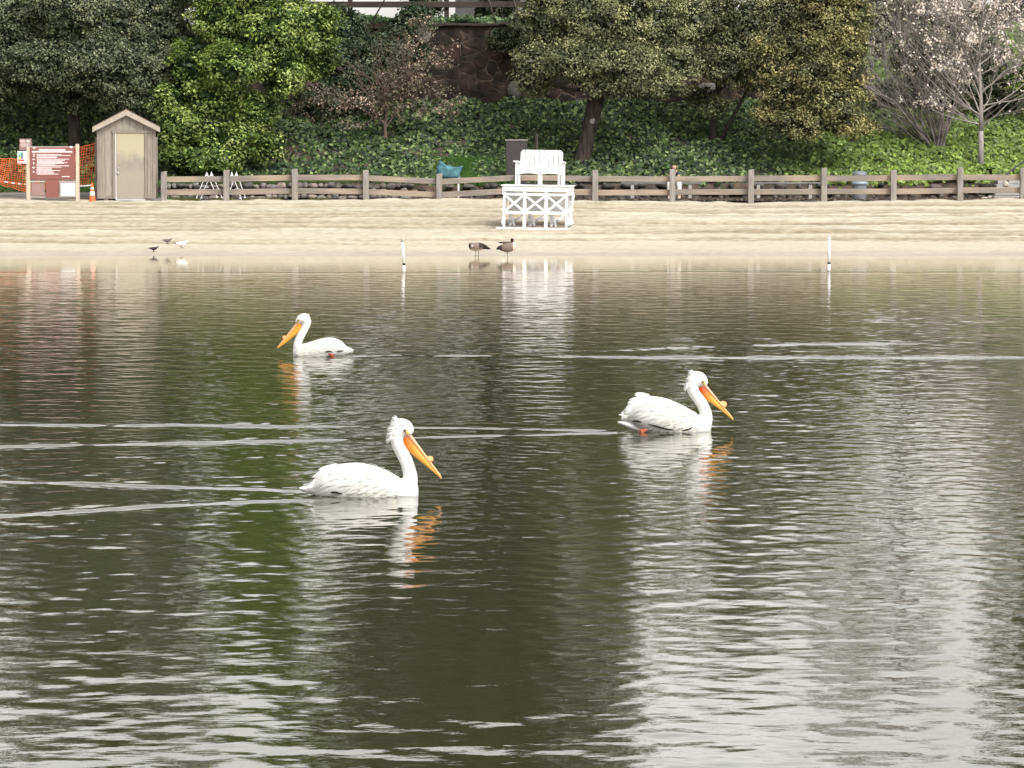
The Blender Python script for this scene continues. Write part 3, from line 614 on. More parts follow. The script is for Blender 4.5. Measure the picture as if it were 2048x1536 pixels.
# background trees on the slope, right
def bushy(name, label, px, py, D, lobs, pal, seed, **kw):
    b = at(px, py, D); b.z = g1(b.x, D); return tree(name, label, b, [(*b, .12), (b.x, b.y, b.z+1.0, .09)], lobs, pal, seed, **kw)
bushy('laurel_bush', 'dark green laurel bush behind the white-flowering tree trunk', 1930, 250, 112.6, [L(1900, 190, 112.3, 90, 60), L(1990, 180, 112.3, 70, 70), L(1800, 200, 112.6, 70, 55), L(1930, 110, 112.8, 90, 60), L(1830, 110, 112.8, 60, 50)], [(0.016, 0.026, 0.014), (0.04, 0.05, 0.03), (0.08, 0.085, 0.05), (0.12, 0.12, 0.08)], 8, cat='bush', dens=6, per=36, leaf=0.13)
bushy('yellow_green_shrub', 'small yellow-green shrub at the right edge behind the flowering tree', 2070, 190, 110.5, [L(2060, 150, 110.5, 50, 45), L(2110, 170, 110.5, 50, 50)], GREEN_BRIGHT, 9, cat='bush', dens=9, per=40)  # yellow-green is the leaves' own colour
D = 124
bushy('hill_pine', 'tall dark tree on the hill beyond the flowering tree, far right', 2070, 60, D, [L(2040, 20, D, 70, 80), L(2100, -60, D, 90, 120), L(1990, 60, D, 80, 60), L(2050, -170, D, 70, 90), L(2120, -290, D, 70, 90), L(2180, -120, D, 120, 150), L(2010, -60, D, 60, 60), L(2060, -420, D, 80, 90), L(1990, -330, D, 50, 80), L(2120, -560, D, 90, 100), L(2020, -640, D, 60, 80)], GREEN_DARK, 10, dens=5.5, per=38, leaf=0.15)
bushy('hill_bush', 'grey-green bushy tree on the hill behind the bare shrub', 1800, 60, 119, [L(1760, 40, 119, 70, 60), L(1850, 60, 119, 70, 50), L(1740, 110, 117, 40, 60), L(1920, 30, 119, 70, 50), L(1830, 0, 119, 80, 40)], [(0.04, 0.045, 0.03), (0.08, 0.085, 0.055), (0.13, 0.13, 0.09), (0.2, 0.19, 0.14)], 11, dens=5.5, per=36, leaf=0.13)
bushy('hill_oak', 'gappy olive tree on the hill, topping the oaks right of centre', 1420, 40, 121, [L(1380, -140, 121, 70, 60), L(1480, -210, 121, 60, 60), L(1330, -240, 121, 55, 60), L(1560, -150, 121, 60, 45), L(1430, -330, 121, 75, 65), L(1360, -400, 121, 70, 60), L(1520, -290, 121, 60, 55), L(1480, -420, 121, 60, 50)], OLIVE, 12, dens=4.5, per=34, leaf=0.15)
bushy('hill_eucalyptus', 'tall thin-crowned tree on the hill behind the golden oak', 1680, 40, 123, [L(1660, -150, 123, 45, 50), L(1720, -250, 123, 45, 55), L(1650, -360, 123, 40, 50), L(1730, -430, 123, 45, 45), L(1680, -530, 123, 55, 55), L(1760, -330, 123, 50, 60), L(1610, -270, 123, 45, 60), L(1740, -600, 123, 50, 50), L(1830, -470, 123, 55, 60), L(1880, -300, 123, 50, 60)], OLIVE, 13, dens=3.6, per=30, leaf=0.15)
# ------------------------------------------------------------ bare branching
def branches(mb, p, d, length, r, depth, rr, out, spread=0.5, grav=0.0, seg=3, nk=(2, 4), bend=0.18, upk=0.12):
    pts = [p.copy()]; rs = [r]; q = p.copy(); dd = d.copy()
    for i in range(seg):
        dd = (dd+Vector((rr.gauss(0, bend), rr.gauss(0, bend), rr.gauss(0, bend)+upk-grav))).normalized()
        q = q+dd*(length/seg); pts.append(q.copy()); rs.append(r*(1-0.5*(i+1)/seg))
    mb.tube(pts, rs, 5 if r > 0.02 else 3, cap=False)
    out.append((pts, depth))
    if depth == 0: return
    for k in range(rr.randint(*nk)):
        i = rr.randint(1, seg); st = pts[i]; nd = (dd+Vector((rr.gauss(0, spread), rr.gauss(0, spread)*0.8, rr.gauss(0, spread)*0.7))).normalized()
        branches(mb, st, nd, length*rr.uniform(0.5, 0.85), rs[i]*0.72, depth-1, rr, out, spread, grav, seg, nk, bend, upk)
def blossoms(name, out, parent, n, size, pal, rr, tips=1, jit=0.05, mat='petal', asp=0.85):
    segs = [o for o in out if o[1] <= tips]; P = []
    for k in range(n):
        pts, _ = rr.choice(segs); i = rr.randint(0, len(pts)-2); t = rr.random(); c = pts[i].lerp(pts[i+1], t)
        for j in range(rr.randint(2, 5)): P.append((c.x+rr.gauss(0, jit), c.y+rr.gauss(0, jit), c.z+rr.gauss(0, jit)))
    P = np.array(P); r = np.random.default_rng(3); N = r.normal(size=P.shape)+np.array([0, -0.5, 0.4]); N /= np.linalg.norm(N, axis=1)[:, None]
    pal = np.array(pal); w = r.random(len(P))[:, None]; col = pal[0]*(1-w)+pal[1]*w
    V, cols = leaves_arrays(P, N, size*r.uniform(.6, 1.3, len(P)), asp, col, r)
    return link(name, np_mesh(name, V, np.arange(len(V)).reshape(-1, 4), cols=cols), M[mat], parent)
# flowering tree, right
rr = random.Random(21); D = 106.8; b = at(1961, 334, D); b.z = g1(b.x, D)-0.05
ft = empty('flowering_tree', b); tag(ft, 'pale bare-branched tree with white blossom on a straight grey trunk', 'tree')
mb = MB(); out = []; top = at(1962, 262, D)-b
mb.tube([(0, 0, 0), (0.01, 0, top.z*0.5), (top.x, 0, top.z)], [.105, .085, .08], 10)
mid = []
leader = [top, at(1962, 200, D)-b, at(1958, 120, D)-b, at(1966, 30, D)-b, at(1960, -60, D)-b]
mb.tube(leader, [.08, .06, .045, .035, .025], 8)
for k in range(38):
    t = rr.random()**0.8; i = min(int(t*4), 3); p = leader[i].lerp(leader[i+1], t*4-i)
    a = rr.uniform(0, 2*math.pi); up = rr.uniform(0.25, 0.9)+0.35*t
    d = Vector((math.cos(a)*1.15, math.sin(a)*0.7, up)).normalized()
    branches(mb, p, d, rr.uniform(1.3, 2.1)*(1.05-0.35*t), 0.026, 4, rr, out, 0.42, 0.0, 3, (2, 3), 0.14, 0.06)
for px, py in ((1760, 170), (1790, 250), (1755, 90), (2120, 200), (2110, 120), (1840, 60)):
    e_ = at(px+30, py, D-0.5)-b; s0 = leader[0].lerp(leader[1], rr.uniform(0.1, 0.9)); d = (e_-s0); ln = d.length
    branches(mb, s0, (d.normalized()+Vector((0, 0, 0.1))).normalized(), ln*0.72, 0.028, 3, rr, out, 0.36, 0.0, 4, (2, 4), 0.08, 0.03)
mb.build('branches', M['bark_grey'], ft, sm=True)
blossoms('blossom', out, ft, 2300, 0.075, [(0.84, 0.80, 0.75), (0.50, 0.42, 0.34)], rr, tips=2)
# bare grey-purple shrub
rr = random.Random(5); D = 108.6; b = at(1880, 296, D); b.z = g1(b.x, D)-0.05
bs_ = empty('bare_shrub', b); tag(bs_, 'leafless grey-purple shrub fanning left of the flowering tree', 'shrub')
mb = MB(); out = []
for k in range(36):
    t = rr.uniform(-1.0, 0.35); ang = t*1.05-0.05
    d = Vector((math.sin(ang), rr.gauss(0, 0.28), math.cos(ang))).normalized()
    branches(mb, Vector((rr.uniform(-.25, .1), rr.uniform(-.2, .2), 0)), d, rr.uniform(1.7, 2.6), rr.uniform(.018, .035), 4, rr, out, 0.36, 0.0, 3, (2, 3), 0.12, 0.05)
mb.build('branches', M['bark_twig'], bs_)
for i_, (px, py, D, nb, lab) in enumerate(((1790, 170, 112.5, 16, 'tall leafless brushwood at the top of the bank behind the bare grey-purple shrub'), (1990, 190, 112.0, 15, 'leafless brushwood at the top of the bank directly behind the flowering tree'), (2110, 200, 112.2, 10, 'leafless brushwood on the bank at the right edge of the view'))):
    b = at(px, py, D); b.z = g1(b.x, D)-0.05; th_ = empty('brushwood', b); tag(th_, lab, 'shrub', 'leafless brushwood on the bank'); mb = MB(); out = []
    for k in range(nb):
        ang = rr.uniform(-1.0, 1.0); d = Vector((math.sin(ang), rr.gauss(0, .3), math.cos(ang))).normalized()
        branches(mb, Vector((rr.uniform(-.4, .4), rr.uniform(-.3, .3), 0)), d, rr.uniform(2.0, 3.0), rr.uniform(.02, .035), 4, rr, out, 0.36, 0.0, 3, (2, 3), 0.12, 0.06)
    mb.build('branches', M['bark_twig'], th_)
for i_, (px, D, lab) in enumerate(((1560, 122.5, 'tall bare-branched tree on the hill above the golden oak'), (1810, 122.0, 'tall bare-branched tree on the hill above the grey-purple shrub'))):
    b = at(px, 50, D); b.z = g1(b.x, D)-0.05; th_ = empty('bare_tree', b); tag(th_, lab, 'tree', 'bare trees on the hill'); mb = MB(); out = []
    mb.tube([(0, 0, 0), (.1, 0, 3), (-.1, 0, 6), (.1, 0, 9)], [.2, .16, .12, .06], 8)
    for k in range(34):
        z0 = rr.uniform(2.5, 9); ang = rr.uniform(0, 6.28); d = Vector((math.cos(ang), math.sin(ang)*.7, .7)).normalized()
        branches(mb, Vector((0, 0, z0)), d, rr.uniform(1.8, 3.0), .05, 3, rr, out, 0.4, 0.0, 3, (2, 4), 0.12, 0.06)
    mb.build('branches', M['bark_twig'], th_)
# brown dry shrub with pinkish tan leaves
rr = random.Random(9); D = 109.3; b = at(772, 345, D); b.z = g1(b.x, D)-0.05
sh = empty('dry_shrub_tree', b); tag(sh, 'half-bare brown shrub with dry pinkish tan leaves in front of the stone wall', 'shrub')
mb = MB(); out = []
mb.tube([(0, 0, 0), (-.03, 0, .55), (.02, 0, 1.1)], [.06, .05, .045], 8)
for k in range(20):
    ang = rr.uniform(-1.35, 1.0); d = Vector((math.sin(ang), rr.gauss(0, .3), math.cos(ang))).normalized()
    branches(mb, Vector((0, 0, rr.uniform(.5, 1.3))), d, rr.uniform(1.0, 1.8), .028, 4, rr, out, .45, .0, 3, (2, 3), .2, .02)
mb.build('branches', M['bark_tan'], sh)
lob = [L(605, 175, D-.5, 48, 40), L(590, 215, D-.5, 36, 22), L(660, 195, D-.5, 55, 32), L(725, 205, D-.6, 50, 30), L(800, 110, D-.3, 42, 40), L(850, 140, D-.3, 42, 42), L(780, 175, D-.5, 55, 36), L(870, 190, D-.2, 34, 30), L(810, 215, D, 60, 24), L(700, 245, D-.3, 40, 14), L(560, 195, D-.3, 24, 24), L(885, 110, D-.1, 30, 34), L(900, 215, D, 34, 30), L(845, 60, D+.5, 30, 30), L(640, 240, D-.2, 30, 16)]
foliage('leaves', lob, sh, b, TAN, leaf=0.085, asp=.7, dens=7, per=11, cr=(.2, .4), seed=77, fill=0.05)

# ------------------------------------------------------------ ivy bank, grass
def ivy(name, label, n, xr, yr, leaf, seed, dens_fn, pal, kind='stuff'):
    r = np.random.default_rng(seed); X = r.uniform(*xr, n); Y = yr[0]+(yr[1]-yr[0])*r.random(n)
    keep = r.random(n) < dens_fn(X, Y); X = X[keep]; Y = Y[keep]; n = len(X)
    lump = 0.16*vnoise(X*1.3, Y*1.3, 51)+0.08*vnoise(X*3.4, Y*3.4, 52)
    Z = ground(X, Y)+0.08+lump+r.uniform(-.05, .10, n)
    P = np.stack([X, Y, Z], -1)
    N = np.stack([r.normal(0, .42, n), -0.75+r.normal(0, .4, n), 0.65+r.normal(0, .4, n)], -1); N /= np.linalg.norm(N, axis=1)[:, None]
    pal = np.array(pal); w = np.clip(r.random(n)**1.5, 0, .999)*(len(pal)-1); i0 = w.astype(int); f = (w-i0)[:, None]; col = pal[i0]*(1-f)+pal[i0+1]*f
    # right-hand end: yellower young growth, with sunlit brightness painted into the leaves
    yg_sun = (sstep(6.5, 13, X)*0.65*(1-sstep(108, 112, Y)*0.5))[:, None]*r.uniform(.2, 1.2, (n, 1)); col = col*(1-yg_sun*.55)+np.array([0.30, 0.42, 0.06])*yg_sun*.85
    a = r.normal(size=(n, 3)); t = np.cross(N, a); t /= np.linalg.norm(t, axis=1)[:, None]; bb = np.cross(N, t); s = (leaf*r.uniform(.6, 1.35, n))[:, None]
    # five-point ivy leaf, slightly cupped
    v = [P-t*s*.42, P-t*s*.15+bb*s*.5+N*s*.05, P+t*s*.2+bb*s*.3, P+t*s*.62-N*s*.05, P+t*s*.2-bb*s*.3, P-t*s*.15-bb*s*.5+N*s*.05]
    V = np.stack(v, 1).reshape(-1, 3); k = np.arange(n)*6
    quads = np.concatenate([np.stack([k, k+1, k+2, k+3], -1), np.stack([k, k+3, k+4, k+5], -1)])
    o = link(name, np_mesh(name, V, quads, cols=np.repeat(np.clip(col*(1+r.normal(0, .25, (n, 1))).clip(.4, 1.8), .003, .9), 6, axis=0)), M['leaf'])
    tag(o, label, kind=kind); return o
IVY = [(0.013, 0.026, 0.010), (0.032, 0.062, 0.018), (0.078, 0.135, 0.034), (0.24, 0.31, 0.12)]
def ivd(X, Y):
    d = np.ones_like(X); hole = np.exp(-(((X+6.7)/1.6)**2+((Y-107.8)/1.8)**2)); d = d*(1-0.85*hole)
    fr = np.where((X < -3.3) & (X > -10.6), sstep(105.2, 106.3, Y), 1); fr = np.where(X < -10.6, sstep(106.1, 106.8, Y), fr)
    edge = np.where(Y < 104.9, sstep(104.3, 104.9, Y)*(vnoise(X*.9, Y*0, 61) > -0.1)*0.7, 1)
    return d*fr*edge
ivy('ivy', 'dense dark ivy covering the bank between the fence and the stone wall', 270000, (-26, 26), (104.4, 120.5), 0.125, 1, lambda X, Y: ivd(X, Y)*((Y < 113.3) | (X > 11.6)), IVY)
ivy('upper_ivy', 'light green ivy trailing along the top of the stone wall', 6000, (-9, 3), (113.55, 115.0), 0.12, 2, lambda X, Y: np.ones_like(X), [(0.03, 0.06, 0.02), (0.07, 0.13, 0.04), (0.16, 0.24, 0.10), (0.25, 0.33, 0.16)])
def grass(name, label, n, fn, h, pal, seed):
    r = np.random.default_rng(seed); X, Y = fn(r, n); n = len(X); Z = ground(X, Y)
    P = np.stack([X, Y, Z], -1); hh = (h*r.uniform(.4, 1.4, n))[:, None]; a = r.uniform(0, 6.28, n); w = np.stack([np.cos(a), np.sin(a), 0*a], -1)*0.012
    lean = np.stack([r.normal(0, .3, n), r.normal(0, .3, n), np.ones(n)], -1)*hh
    V = np.stack([P-w, P+w, P+lean], 1).reshape(-1, 3); pal = np.array(pal); q = r.random((n, 1)); col = pal[0]*(1-q)+pal[1]*q
    o = link(name, np_mesh(name, V, tris=np.arange(n*3).reshape(-1, 3), cols=np.repeat(col, 3, 0)), M['leaf']); tag(o, label, kind='stuff'); return o
grass('lawn_grass', 'green grass strip behind the orange netting and signs', 45000, lambda r, n: (r.uniform(-26, -9.6, n), r.uniform(103.9, 106.6, n)), .12, [(0.035, 0.085, 0.02), (0.10, 0.17, 0.045)], 3)
def gr2(r, n):
    X = r.uniform(-10.4, -2.8, n); Y = r.uniform(104.6, 106.2, n); k = vnoise(X*1.3, Y*1.3, 71) > -0.25; return X[k], Y[k]
grass('bank_grass', 'rough green grass growing above the low rock edging', 42000, gr2, .13, [(0.04, 0.075, 0.02), (0.13, 0.17, 0.05)], 4)
def gr4(r, n):
    X = r.uniform(-2.4, 0.2, n); Y = r.uniform(104.6, 107.4, n); return X, Y
grass('green_grass_patch', 'bright green grass patch on the bank left of the dark cabinet', 26000, gr4, .2, [(0.03, 0.09, 0.015), (0.08, 0.19, 0.03)], 6)
def gr3(r, n):
    X = r.uniform(-10.6, -5.2, n); Y = 100.5+r.random(n)*1.0; k = vnoise(X*2.1, Y*0, 72)+0.2 > 0; return X[k], Y[k]
grass('edge_weeds', 'thin yellow-green weeds at the foot of the fence right of the shed', 9000, gr3, .09, [(0.12, 0.14, 0.04), (0.25, 0.24, 0.10)], 5)
# leaf litter under the fence, right part
def litter(r, n):
    X = r.uniform(-4, 22, n); Y = r.uniform(101.3, 104.4, n); return X, Y
r = np.random.default_rng(8); X, Y = litter(r, 16000); P = np.stack([X, Y, ground(X, Y)+r.uniform(.03, .08, len(X))], -1); N = r.normal(size=P.shape)*.5+np.array([0, -.4, .8]); N /= np.linalg.norm(N, axis=1)[:, None]
pal = np.array([(0.05, 0.038, 0.028), (0.18, 0.14, 0.10)]); w = r.random((len(X), 1))**2
V, cols = leaves_arrays(P, N, .09*r.uniform(.6, 1.3, len(X)), .6, pal[0]*(1-w)+pal[1]*w, r)
tag(link('leaf_litter', np_mesh('leaf_litter', V, np.arange(len(V)).reshape(-1, 4), cols=cols), M['leaf']), 'dry brown leaf litter lying behind the fence', kind='stuff')

# low rock edging along the foot of the bank
ed = empty('rock_edging', (0, 104.3, 0.95)); tag(ed, 'low dry stacked rock edging running along the foot of the bank behind the fence', 'wall')
Vs, Fs, Cl = [], [], []; n0 = 0; rr = random.Random(4)
for row in range(3):
    X = -10.9+rr.random()*.2
    while X < 22:
        w = rr.uniform(.14, .40); h = rr.uniform(.08, .15)
        V, Fc = rock_mesh(1, rr.randint(0, 10**6), w*.62, .2, h*.85)
        dz = row*.17+.07+rr.uniform(-.03, .03)
        if X > -3.3 and rr.random() < (0.25+.2*row): X += w; continue
        yy = rr.uniform(-.06, .06)+row*.07
        Vs += [(v.x+X+w/2, v.y+yy, v.z+dz) for v in V]; Fs += [tuple(i+n0 for i in f) for f in Fc]; n0 += len(V)
        g = rr.uniform(.05, .20) if X < -3 else rr.uniform(.02, .09); c = (g*rr.uniform(1.0, 1.25), g, g*rr.uniform(.78, 1.0)); Cl += [c]*len(V); X += w*rr.uniform(.8, 1.0)
link('rocks', np_mesh('rocks', np.array(Vs), tris=np.array(Fs), cols=np.array(Cl)), M['rock'], ed)

# ------------------------------------------------------------ timber fence
FD = 100.0
fence = empty('timber_fence', (0, FD, 0.9)); tag(fence, 'long weathered two-rail timber fence along the top of the beach', 'fence')
fp = [(327, 343, 358.5, 385.5), (452, 340, 358, 384), (590, 338, 355.5, 382), (732, 340, 356, 383.5), (878, 347, 363.5, 389.5), (1035, 345, 355, 380.5), (1190, 340, 357.5, 385), (1345, 338, 358, 384.5),
      (1502, 339, 357, 384), (1648, 336, 356.5, 383), (1787, 340, 356, 383), (1921, 335, 354.5, 381), (2046, 336, 355, 380), (2180, 337, 355, 381), (2320, 338, 356, 382), (2470, 338, 356, 382)]
o3 = Vector((0, FD, .9)); rr = random.Random(2)
for (px, ty, uy, ly) in fp:
    p = at(px, ty, FD)-o3; mb = MB(); w = .17; lean = rr.uniform(-.012, .012)
    mb.add([(p.x-w/2+lean, -w/2, p.z-.02), (p.x+w/2+lean, -w/2, p.z), (p.x+w/2+lean, w/2, p.z+.015), (p.x-w/2+lean, w/2, p.z-.01), (p.x-w/2, -w/2, -.5), (p.x+w/2, -w/2, -.5), (p.x+w/2, w/2, -.5), (p.x-w/2, w/2, -.5)],
           [(0, 3, 2, 1), (4, 5, 6, 7), (0, 1, 5, 4), (1, 2, 6, 5), (2, 3, 7, 6), (3, 0, 4, 7)])
    mb.build('post', M['post'], fence, bevel=.012)
for a, b_ in zip(fp[:-1], fp[1:]):
    for j in (2, 3):
        p = at(a[0], a[j]+rr.uniform(-.6, .6), FD)-o3; q = at(b_[0], b_[j]+rr.uniform(-.6, .6), FD)-o3
        p.y = q.y = .13+rr.uniform(0, .015); mb = MB(); mb.bar(p, q, .055, .165)
        o = mb.build('rail', M['rail'], fence, bevel=.008)

# ------------------------------------------------------------ shed
SD = 99.9; p0 = at(253.5, 403, SD); shed = empty('shed', (p0.x, SD, p0.z), R(6.4)); tag(shed, 'small beige timber shed with gabled roof and a stained metal door', 'shed')
hw_ = .84; dep = 1.9; eh = 2.20; ah = 2.64
mb = MB(); mb.add([(-hw_, 0, .08), (hw_, 0, .08), (hw_, 0, eh), (0, 0, ah-.02), (-hw_, 0, eh), (-hw_, dep, .08), (hw_, dep, .08), (hw_, dep, eh), (0, dep, ah-.02), (-hw_, dep, eh)],
   [(0, 1, 2, 3, 4), (9, 8, 7, 6, 5), (0, 5, 6, 1), (1, 6, 7, 2), (0, 4, 9, 5), (2, 7, 8, 3), (3, 8, 9, 4)]); mb.build('wall', M['shed'], shed)
mb = MB()
for x in (-.70, -.62, -.44, .62, .70): mb.box((x, -.006, 1.1), (.018, .016, 1.98))
for x in (-.5, -.3, -.1, .1, .3, .5): mb.box((x, -.005, 2.19+(.5-abs(x))*.14), (.014, .012, .24+(.5-abs(x))*.3))
mb.build('batten', M['shedtrim'], shed)
for x in (-hw_+.035, hw_-.035):
    mb = MB(); mb.box((x, -.014, 1.12), (.10, .028, 2.08)); mb.build('corner_board', M['shedtrim'], shed, bevel=.004)
for x_, w_ in ((-.64, .35), (.64, .28)):
    mb = MB(); mb.box((x_, -.022, .135), (w_, .03, .10)); mb.build('bottom_trim', M['shedtrim'], shed, bevel=.004)
for sgn in (-1, 1):
    mb = MB(); th = math.atan2(ah-eh, hw_); ex = hw_+.13; ez = ah-(ah-eh)/hw_*ex
    mb.add([(0, -.16, ah+.02), (sgn*ex, -.16, ez+.02), (sgn*ex, -.16, ez+.06), (0, -.16, ah+.065), (0, dep+.1, ah+.02), (sgn*ex, dep+.1, ez+.02), (sgn*ex, dep+.1, ez+.06), (0, dep+.1, ah+.065)],
           [(0, 1, 2, 3), (7, 6, 5, 4), (3, 2, 6, 7), (1, 0, 4, 5), (2, 1, 5, 6), (0, 3, 7, 4)]); mb.build('roof', M['shingle'], shed)
    mb = MB(); mb.add([(0, -.19, ah+.03), (sgn*(ex+.01), -.19, ez+.03), (sgn*(ex+.01), -.19, ez-.115), (0, -.19, ah-.13), (0, -.163, ah+.03), (sgn*(ex+.01), -.163, ez+.03), (sgn*(ex+.01), -.163, ez-.115), (0, -.163, ah-.13)],
           [(0, 1, 2, 3), (7, 6, 5, 4), (0, 4, 5, 1), (1, 5, 6, 2), (2, 6, 7, 3), (3, 7, 4, 0)]); mb.build('fascia', M['fascia'], shed)
mb = MB(); mb.box((.115, -.025, 2.035), (1.07, .05, .085)); mb.box((-.355, -.02, 1.04), (.085, .04, 1.90)); mb.box((.565, -.02, 1.04), (.075, .04, 1.90)); mb.build('door_frame', M['shedtrim'], shed, bevel=.004)
mb = MB(); mb.box((0, 0, .975), (.80, .03, 1.93)); dr = mb.build('door', M['door'], shed, bevel=.004, loc=(.115, -.012, .05))
mb = MB(); mb.box((-.425, -.005, .975), (.025, .04, 1.93)); mb.build('door_edge', M['white'], dr)
mb = MB(); mb.box((.0, -.01, -.005), (.84, .05, .02)); mb.build('threshold', M['white'], dr)
mb = MB(); mb.lathe([(.0, 0), (.03, 0), (.035, .02), (.02, .045), (0, .05)], 12); me = mb.mesh('handle', True); me.transform(Matrix.Rotation(R(90), 4, 'X')); k = link('handle', me, M['steel'], dr, (-.36, -.02, .78))
mb = MB(); mb.lathe([(.0, 0), (.025, 0), (.025, .015), (0, .018)], 12); me = mb.mesh('lock', True); me.transform(Matrix.Rotation(R(90), 4, 'X')); k = link('lock', me, M['steel'], dr, (-.36, -.02, .93))
for sgn in (-1, 1):
    mb = MB(); mb.box((sgn*(hw_+.045), .35, .98), (.055, .06, 1.80)); mb.build('side_board', M['shedtrim'], shed, bevel=.004)
    mb = MB(); mb.box((sgn*.6, .9, .0), (.14, 1.8, .16)); mb.build('skid', M['shedtrim'], shed)

# ------------------------------------------------------------ information board
def pixbox(mb, o, x0, y0, x1, y1, D, th, dy=0.0):
    a = at(x0, y1, D)-o; b = at(x1, y0, D)-o
    mb.box(((a.x+b.x)/2, dy, (a.z+b.z)/2), (abs(b.x-a.x), th, abs(b.z-a.z)))
SB = 99.5; so = at(106, 407, SB); so = Vector((so.x, SB, so.z)); sign = empty('rules_board', so); tag(sign, 'large brown rules board with rows of white writing between two timber posts', 'sign')
for (x0, x1, yt) in ((54.7, 60.2, 293), (152.3, 158.2, 288)):
    mb = MB(); pixbox(mb, so, x0, yt, x1, 412, SB, .085); mb.build('post', M['postpale'], sign, bevel=.006)
for (y0, y1) in ((292.6, 294.6), (358.4, 360), (361.2, 364.6), (391.6, 395)):
    mb = MB(); pixbox(mb, so, 60.3, y0, 152.2, y1, SB, .04); mb.build('rail', M['railpale'], sign)
mb = MB(); pixbox(mb, so, 61, 294.7, 149.5, 358.2, SB, .03, -.045); panel = mb.build('panel', M['red_brown'], sign, bevel=.003)
mb = MB(); rr = random.Random(3)
def words(x0, x1, y0, y1, gap=.8, wl=(2.2, 5.5)):
    x = x0
    while x < x1-1:
        w = min(rr.uniform(*wl), x1-x); pixbox(mb, so, x, y0, x+w, y1, SB, .004, -.0635); x += w+gap
T = lambda x: 58+x/20.48
U = lambda y: 290+y/20.48
words(T(410), T(1500), U(165), U(225), .5); words(T(130), T(1780), U(245), U(305), .5)
for (yy, xe) in ((385, 1360), (432, 1730), (485, 1150), (520, 1180), (578, 1650), (628, 1490), (675, 1370), (715, 1580), (755, 1450), (810, 1090), (852, 1670), (905, 1330), (948, 950), (1000, 940), (1045, 1290), (1098, 1000), (1145, 1050), (1190, 1230)):
    words(T(340), T(xe), U(yy-13), U(yy+13), .45, (1.2, 3.6))
words(T(1360), T(1670), U(1275), U(1308), .3)
for yy in (385, 485, 578, 805, 905, 990, 1095, 1140): pixbox(mb, so, T(300), U(yy-10), T(325), U(yy+10), SB, .004, -.0635)
mb.build('writing', M['sign_white'], panel)
mb = MB(); 
for (cx, cy, w, h) in ((225, 120, 140, 70), (1735, 85, 130, 100), (210, 385, 100, 55), (210, 455, 90, 45), (205, 590, 130, 50), (205, 745, 60, 120), (200, 925, 120, 80), (200, 1095, 80, 80)):
    c = at(T(cx), U(cy), SB)-so; rw = w/20.48*SB/F/2; rh = h/20.48*SB/F/2
    V = [(c.x+rw*math.cos(a)*(1 if k % 2 else .75), -.064 if dyy else -.068, c.z+rh*math.sin(a)*(1 if k % 2 else .75)) for dyy in (0, 1) for k, a in enumerate([i*math.pi/5 for i in range(10)])]
    mb.add(V, [tuple(range(10)), tuple(range(19, 9, -1))]+[(i, (i+1) % 10, 10+(i+1) % 10, 10+i) for i in range(10)])
mb.build('pictogram', M['sign_white'], panel)
mb = MB(); pixbox(mb, so, 63.5, 366.5, 89.8, 391, SB, .02, -.035); mb.build('lower_board', M['grey_brown'], sign)
mb = MB(); pixbox(mb, so, 92.8, 359, 117.7, 394.6, SB, .02, -.062); mb.build('lower_board', M['red_brown'], sign)
mb = MB(); pixbox(mb, so, 119.5, 363.5, 152, 394, SB, .02, -.03); nb = mb.build('notice_frame', M['railpale'], sign)
mb = MB(); pixbox(mb, so, 122.5, 366.3, 149.8, 392, SB, .012, -.052); mb.build('notice', M['paper'], nb)
# smaller sign behind
S2 = 101.6; o2 = at(52, 398, S2); o2 = Vector((o2.x, S2, g1(o2.x, S2))); s2 = empty('notice_sign', o2); tag(s2, 'small brown sign above a colour flag poster on a post, left of the rules board', 'sign')
mb = MB(); pixbox(mb, o2, 52, 284, 57, 398, S2, .07, .05); mb.build('post', M['postpale'], s2)
mb = MB(); pixbox(mb, o2, 39, 277.5, 63, 300, S2, .02); sp_ = mb.build('sign_panel', M['grey_brown'], s2, bevel=.004)
mb = MB()
for (x0, y0, x1, y1) in ((40.5, 280, 50, 281), (40.5, 282, 49.5, 282.8), (40.5, 283.5, 50, 284.4), (41, 287, 59, 287.6), (41, 289, 60, 289.6), (41, 291, 58, 291.6), (42, 293, 60, 293.5)): pixbox(mb, o2, x0, y0, x1, y1, S2, .004, -.0125)
c = at(56, 282.6, S2)-o2; mb.lathe([(0, 0), (.05, 0), (.05, .004), (0, .004)], 14); 
me = mb.mesh('writing'); link('writing', me, M['sign_white'], sp_)
# move the disc upright onto the panel
mb = MB(); V = [(c.x+.045*math.cos(a), y_, c.z+.03*math.sin(a)) for y_ in (-.011, -.015) for a in [i*math.pi/6 for i in range(12)]]; mb.add(V, [tuple(range(12)), tuple(range(23, 11, -1))]+[(i, (i+1) % 12, 12+(i+1) % 12, 12+i) for i in range(12)]); mb.build('emblem', M['sign_white'], sp_)
mb = MB(); pixbox(mb, o2, 35.3, 302, 62, 327, S2, .015, -.02); po = mb.build('poster', M['white'], s2); po['label'] = 'white poster with teal, green, yellow and red blocks'
for i, (c_, x0, y0, x1, y1) in enumerate((((0.25, 0.62, 0.62), 37, 304, 47, 309.5), ((0.05, 0.28, 0.20), 37, 309.6, 41, 313.5), ((0.10, 0.20, 0.18), 42.3, 306, 46.5, 318), ((0.75, 0.60, 0.12), 37, 314, 42, 318.3), ((0.55, 0.07, 0.05), 36.8, 319, 48.5, 322), ((0.78, 0.45, 0.42), 36.5, 323, 47, 326))):
    mb = MB(); pixbox(mb, o2, x0, y0, x1, y1, S2, .003, -.0295-.0005*i); mb.build('colour_block', simple('poster_ink', c_, .5, .05), po)

